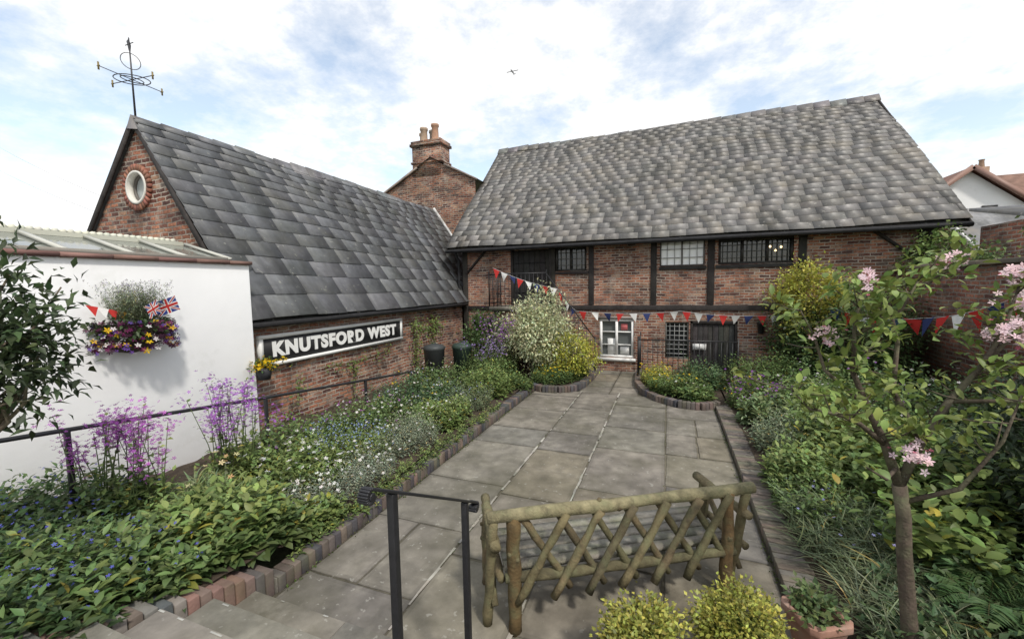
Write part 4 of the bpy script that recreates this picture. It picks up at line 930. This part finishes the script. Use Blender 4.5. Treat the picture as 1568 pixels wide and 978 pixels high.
m.build('grape_vine',[M_leaf,M_petal,M_bark])
for (x,y,z,r) in ((-.12,2.30,.44,.20),(.42,2.66,.40,.235)):
    m=MB(); crown(m,(x,y,z),(r,r,r*.9),330,16,.030,.019,(.27,.29,.035),cl=.038,out=.8,hollow=.6,lobes=.16,a=.45)
    crown(m,(x,y,z-.05),(r*.75,r*.75,r*.7),160,12,.03,.018,(.09,.13,.02),cl=.03,hollow=.2)
    m.tube([(x,y,.02),(x,y,z)],.02,6,(.12,.09,.06),2); m.lathe((x,y,.02),[(0,0),(.12,0),(.16,.2),(.175,.2),(.175,.24),(.15,.24),(.14,.2),(0,.19)],20,(.10,.09,.08),2)
    m.build('box_bush',[M_leaf,M_petal,M_bark])
m=MB(); crown(m,(.93,3.08,.35),(.12,.12,.08),45,10,.05,.03,(.10,.16,.05),cl=.04); m.build('potted_seedlings',[M_leaf,M_petal,M_bark])
# ------------------------------------------------------------------ BLOSSOM TREE (foreground right)
m=MB(); TO=Vector((1.27,2.96,0)); tu=Vector((.934,.357,0)); tw=Vector((-.357,.934,0)); SCL=.84
def tp_(u,z,w_=0): return TO+tu*(u*SCL)+tw*(w_*SCL)+Vector((0,0,(1.31+(z-1.08)*SCL) if z>=.5 else z))
BK=(.10,.078,.058)
limbs=[([(.17,.0,0),(.15,.3,0),(.07,.6,.01),(.035,.85,-.01),(0,1.08,0)],[.046,.042,.037,.035,.036]),
([(0,1.08,0),(-.07,1.35,.05),(-.16,1.6,.1),(-.26,1.85,.12),(-.24,2.15,.15),(-.18,2.4,.18)],[.028,.023,.018,.014,.010,.005]),
([(0,1.08,0),(.10,1.4,-.03),(.25,1.68,-.05),(.44,1.9,-.05),(.52,2.15,-.1),(.6,2.45,-.1)],[.027,.023,.018,.014,.010,.005]),
([(-.07,1.35,.05),(-.3,1.52,.0),(-.52,1.62,-.1),(-.72,1.66,-.1),(-.85,1.8,-.1)],[.017,.013,.010,.007,.004]),
([(.10,1.4,-.03),(.06,1.7,.15),(.12,2.05,.2),(.08,2.35,.25),(.12,2.6,.2)],[.018,.014,.011,.008,.004]),
([(.25,1.68,-.05),(.5,1.72,-.2),(.8,1.68,-.3),(1.05,1.6,-.3)],[.013,.010,.008,.004]),
([(.02,.95,0),(.2,1.15,-.2),(.33,1.5,-.3),(.36,1.8,-.35)],[.015,.012,.008,.004]),
([(-.16,1.6,.1),(-.4,1.85,.2),(-.45,2.1,.25),(-.6,2.3,.2)],[.013,.010,.007,.004]),
([(.44,1.9,-.05),(.7,2.1,.0),(.85,2.3,.05),(1.0,2.4,0)],[.012,.009,.007,.004]),
([(-.03,1.2,0),(-.28,1.22,-.2),(-.5,1.35,-.3)],[.012,.008,.004]),
([(.08,2.3,.25),(.3,2.45,.2),(.42,2.6,.15)],[.009,.007,.004]),
([(-.24,2.1,.15),(-.05,2.3,0),(.0,2.5,-.05)],[.009,.007,.004])]
tips=[]
for pts,rs in limbs:
    P=[tp_(u,z,w_) for (u,z,w_) in pts]
    m.tube(P,rs,9,jc(BK,.1),2)
    if pts[0][1]>.85:
        for i in range(1,len(P)):
            for k in range(3):
                q=P[i-1].lerp(P[i],random.random()); d=Vector((random.gauss(0,1),random.gauss(0,1),random.uniform(-.1,1.2))).normalized()*random.uniform(.1,.28)
                if q.z>1.55: m.tube([q,q+d*.5+Vector((0,0,-.01)),q+d],[.005,.004,.002],5,jc(BK,.1),2); tips.append(q+d); tips.append(q+d*.55)
        tips.append(P[-1])
for t in tips:
    k=random.randint(4,11); P=np.array([t]*k)+rng.normal(0,.03,(k,3)); D=rng.normal(0,.8,(k,3)); D[:,2]+=.25
    batch(m,P,D,np.tile(UP,(k,1))+rng.normal(0,.3,(k,3)),rng.uniform(.04,.085,k),rng.uniform(.025,.043,k),cvar((.18,.25,.065),k,.35),'big')
for i,(u,z,w_) in enumerate([(.6,2.52,-.1),(.52,2.15,-.12),(.68,2.12,-.1),(.78,2.33,.0),(-.02,1.33,-.1),(-.16,2.5,.15),(.42,2.62,.15),(1.0,2.42,0),(-.42,2.12,.2),(.98,2.0,-.1),(.84,2.36,-.1),(.6,2.2,-.2)]):
    k=26 if i<5 else 16; P=np.array([tp_(u,z,w_)]*k)+rng.normal(0,.032,(k,3)); flowers(m,P,.024,(.78,.60,.64),.12,face=(-.4,-.8,.3)); 
    P=np.array([tp_(u,z,w_)]*12)+rng.normal(0,.045,(12,3)); flowers(m,P,.012,(.62,.16,.26),.2)
m.build('apple_blossom_tree',[M_leaf,M_petal,M_bark],smooth=False)
# ------------------------------------------------------------------ overhead wires, aircraft
m=MB()
for dz in (0,.35):
    P=[Vector((-10.6,5.2,4.0+dz)).lerp(Vector((-26,7,9+dz*3)),t)-Vector((0,0,.6*4*t*(1-t)*.5)) for t in np.linspace(0,1,12)]; m.tube(P,.004,4,(.3,.3,.32))
m.build('overhead_wires',M_iron)
m=MB(); c=Vector((-118,320,172)); 
m.tube([c+Vector((0,-4,0)),c+Vector((0,-2.5,.1)),c+Vector((0,1,.1)),c+Vector((0,4.5,.3))],[.35,.7,.6,.15],10,(.3,.3,.32))
m.add([tuple(c+Vector(v)) for v in ((-5,-.8,.6),(5,-.8,.6),(5,.5,.7),(-5,.5,.7),(-1.6,3.8,.4),(1.6,3.8,.4),(1.4,4.6,.4),(-1.4,4.6,.4),(0,3.8,.4),(0,4.6,1.7),(0,4.9,.4))],[(0,1,2,3),(4,5,6,7),(8,9,10)],(.2,.2,.22))
m.build('light_aircraft',M_paint)
print('done')
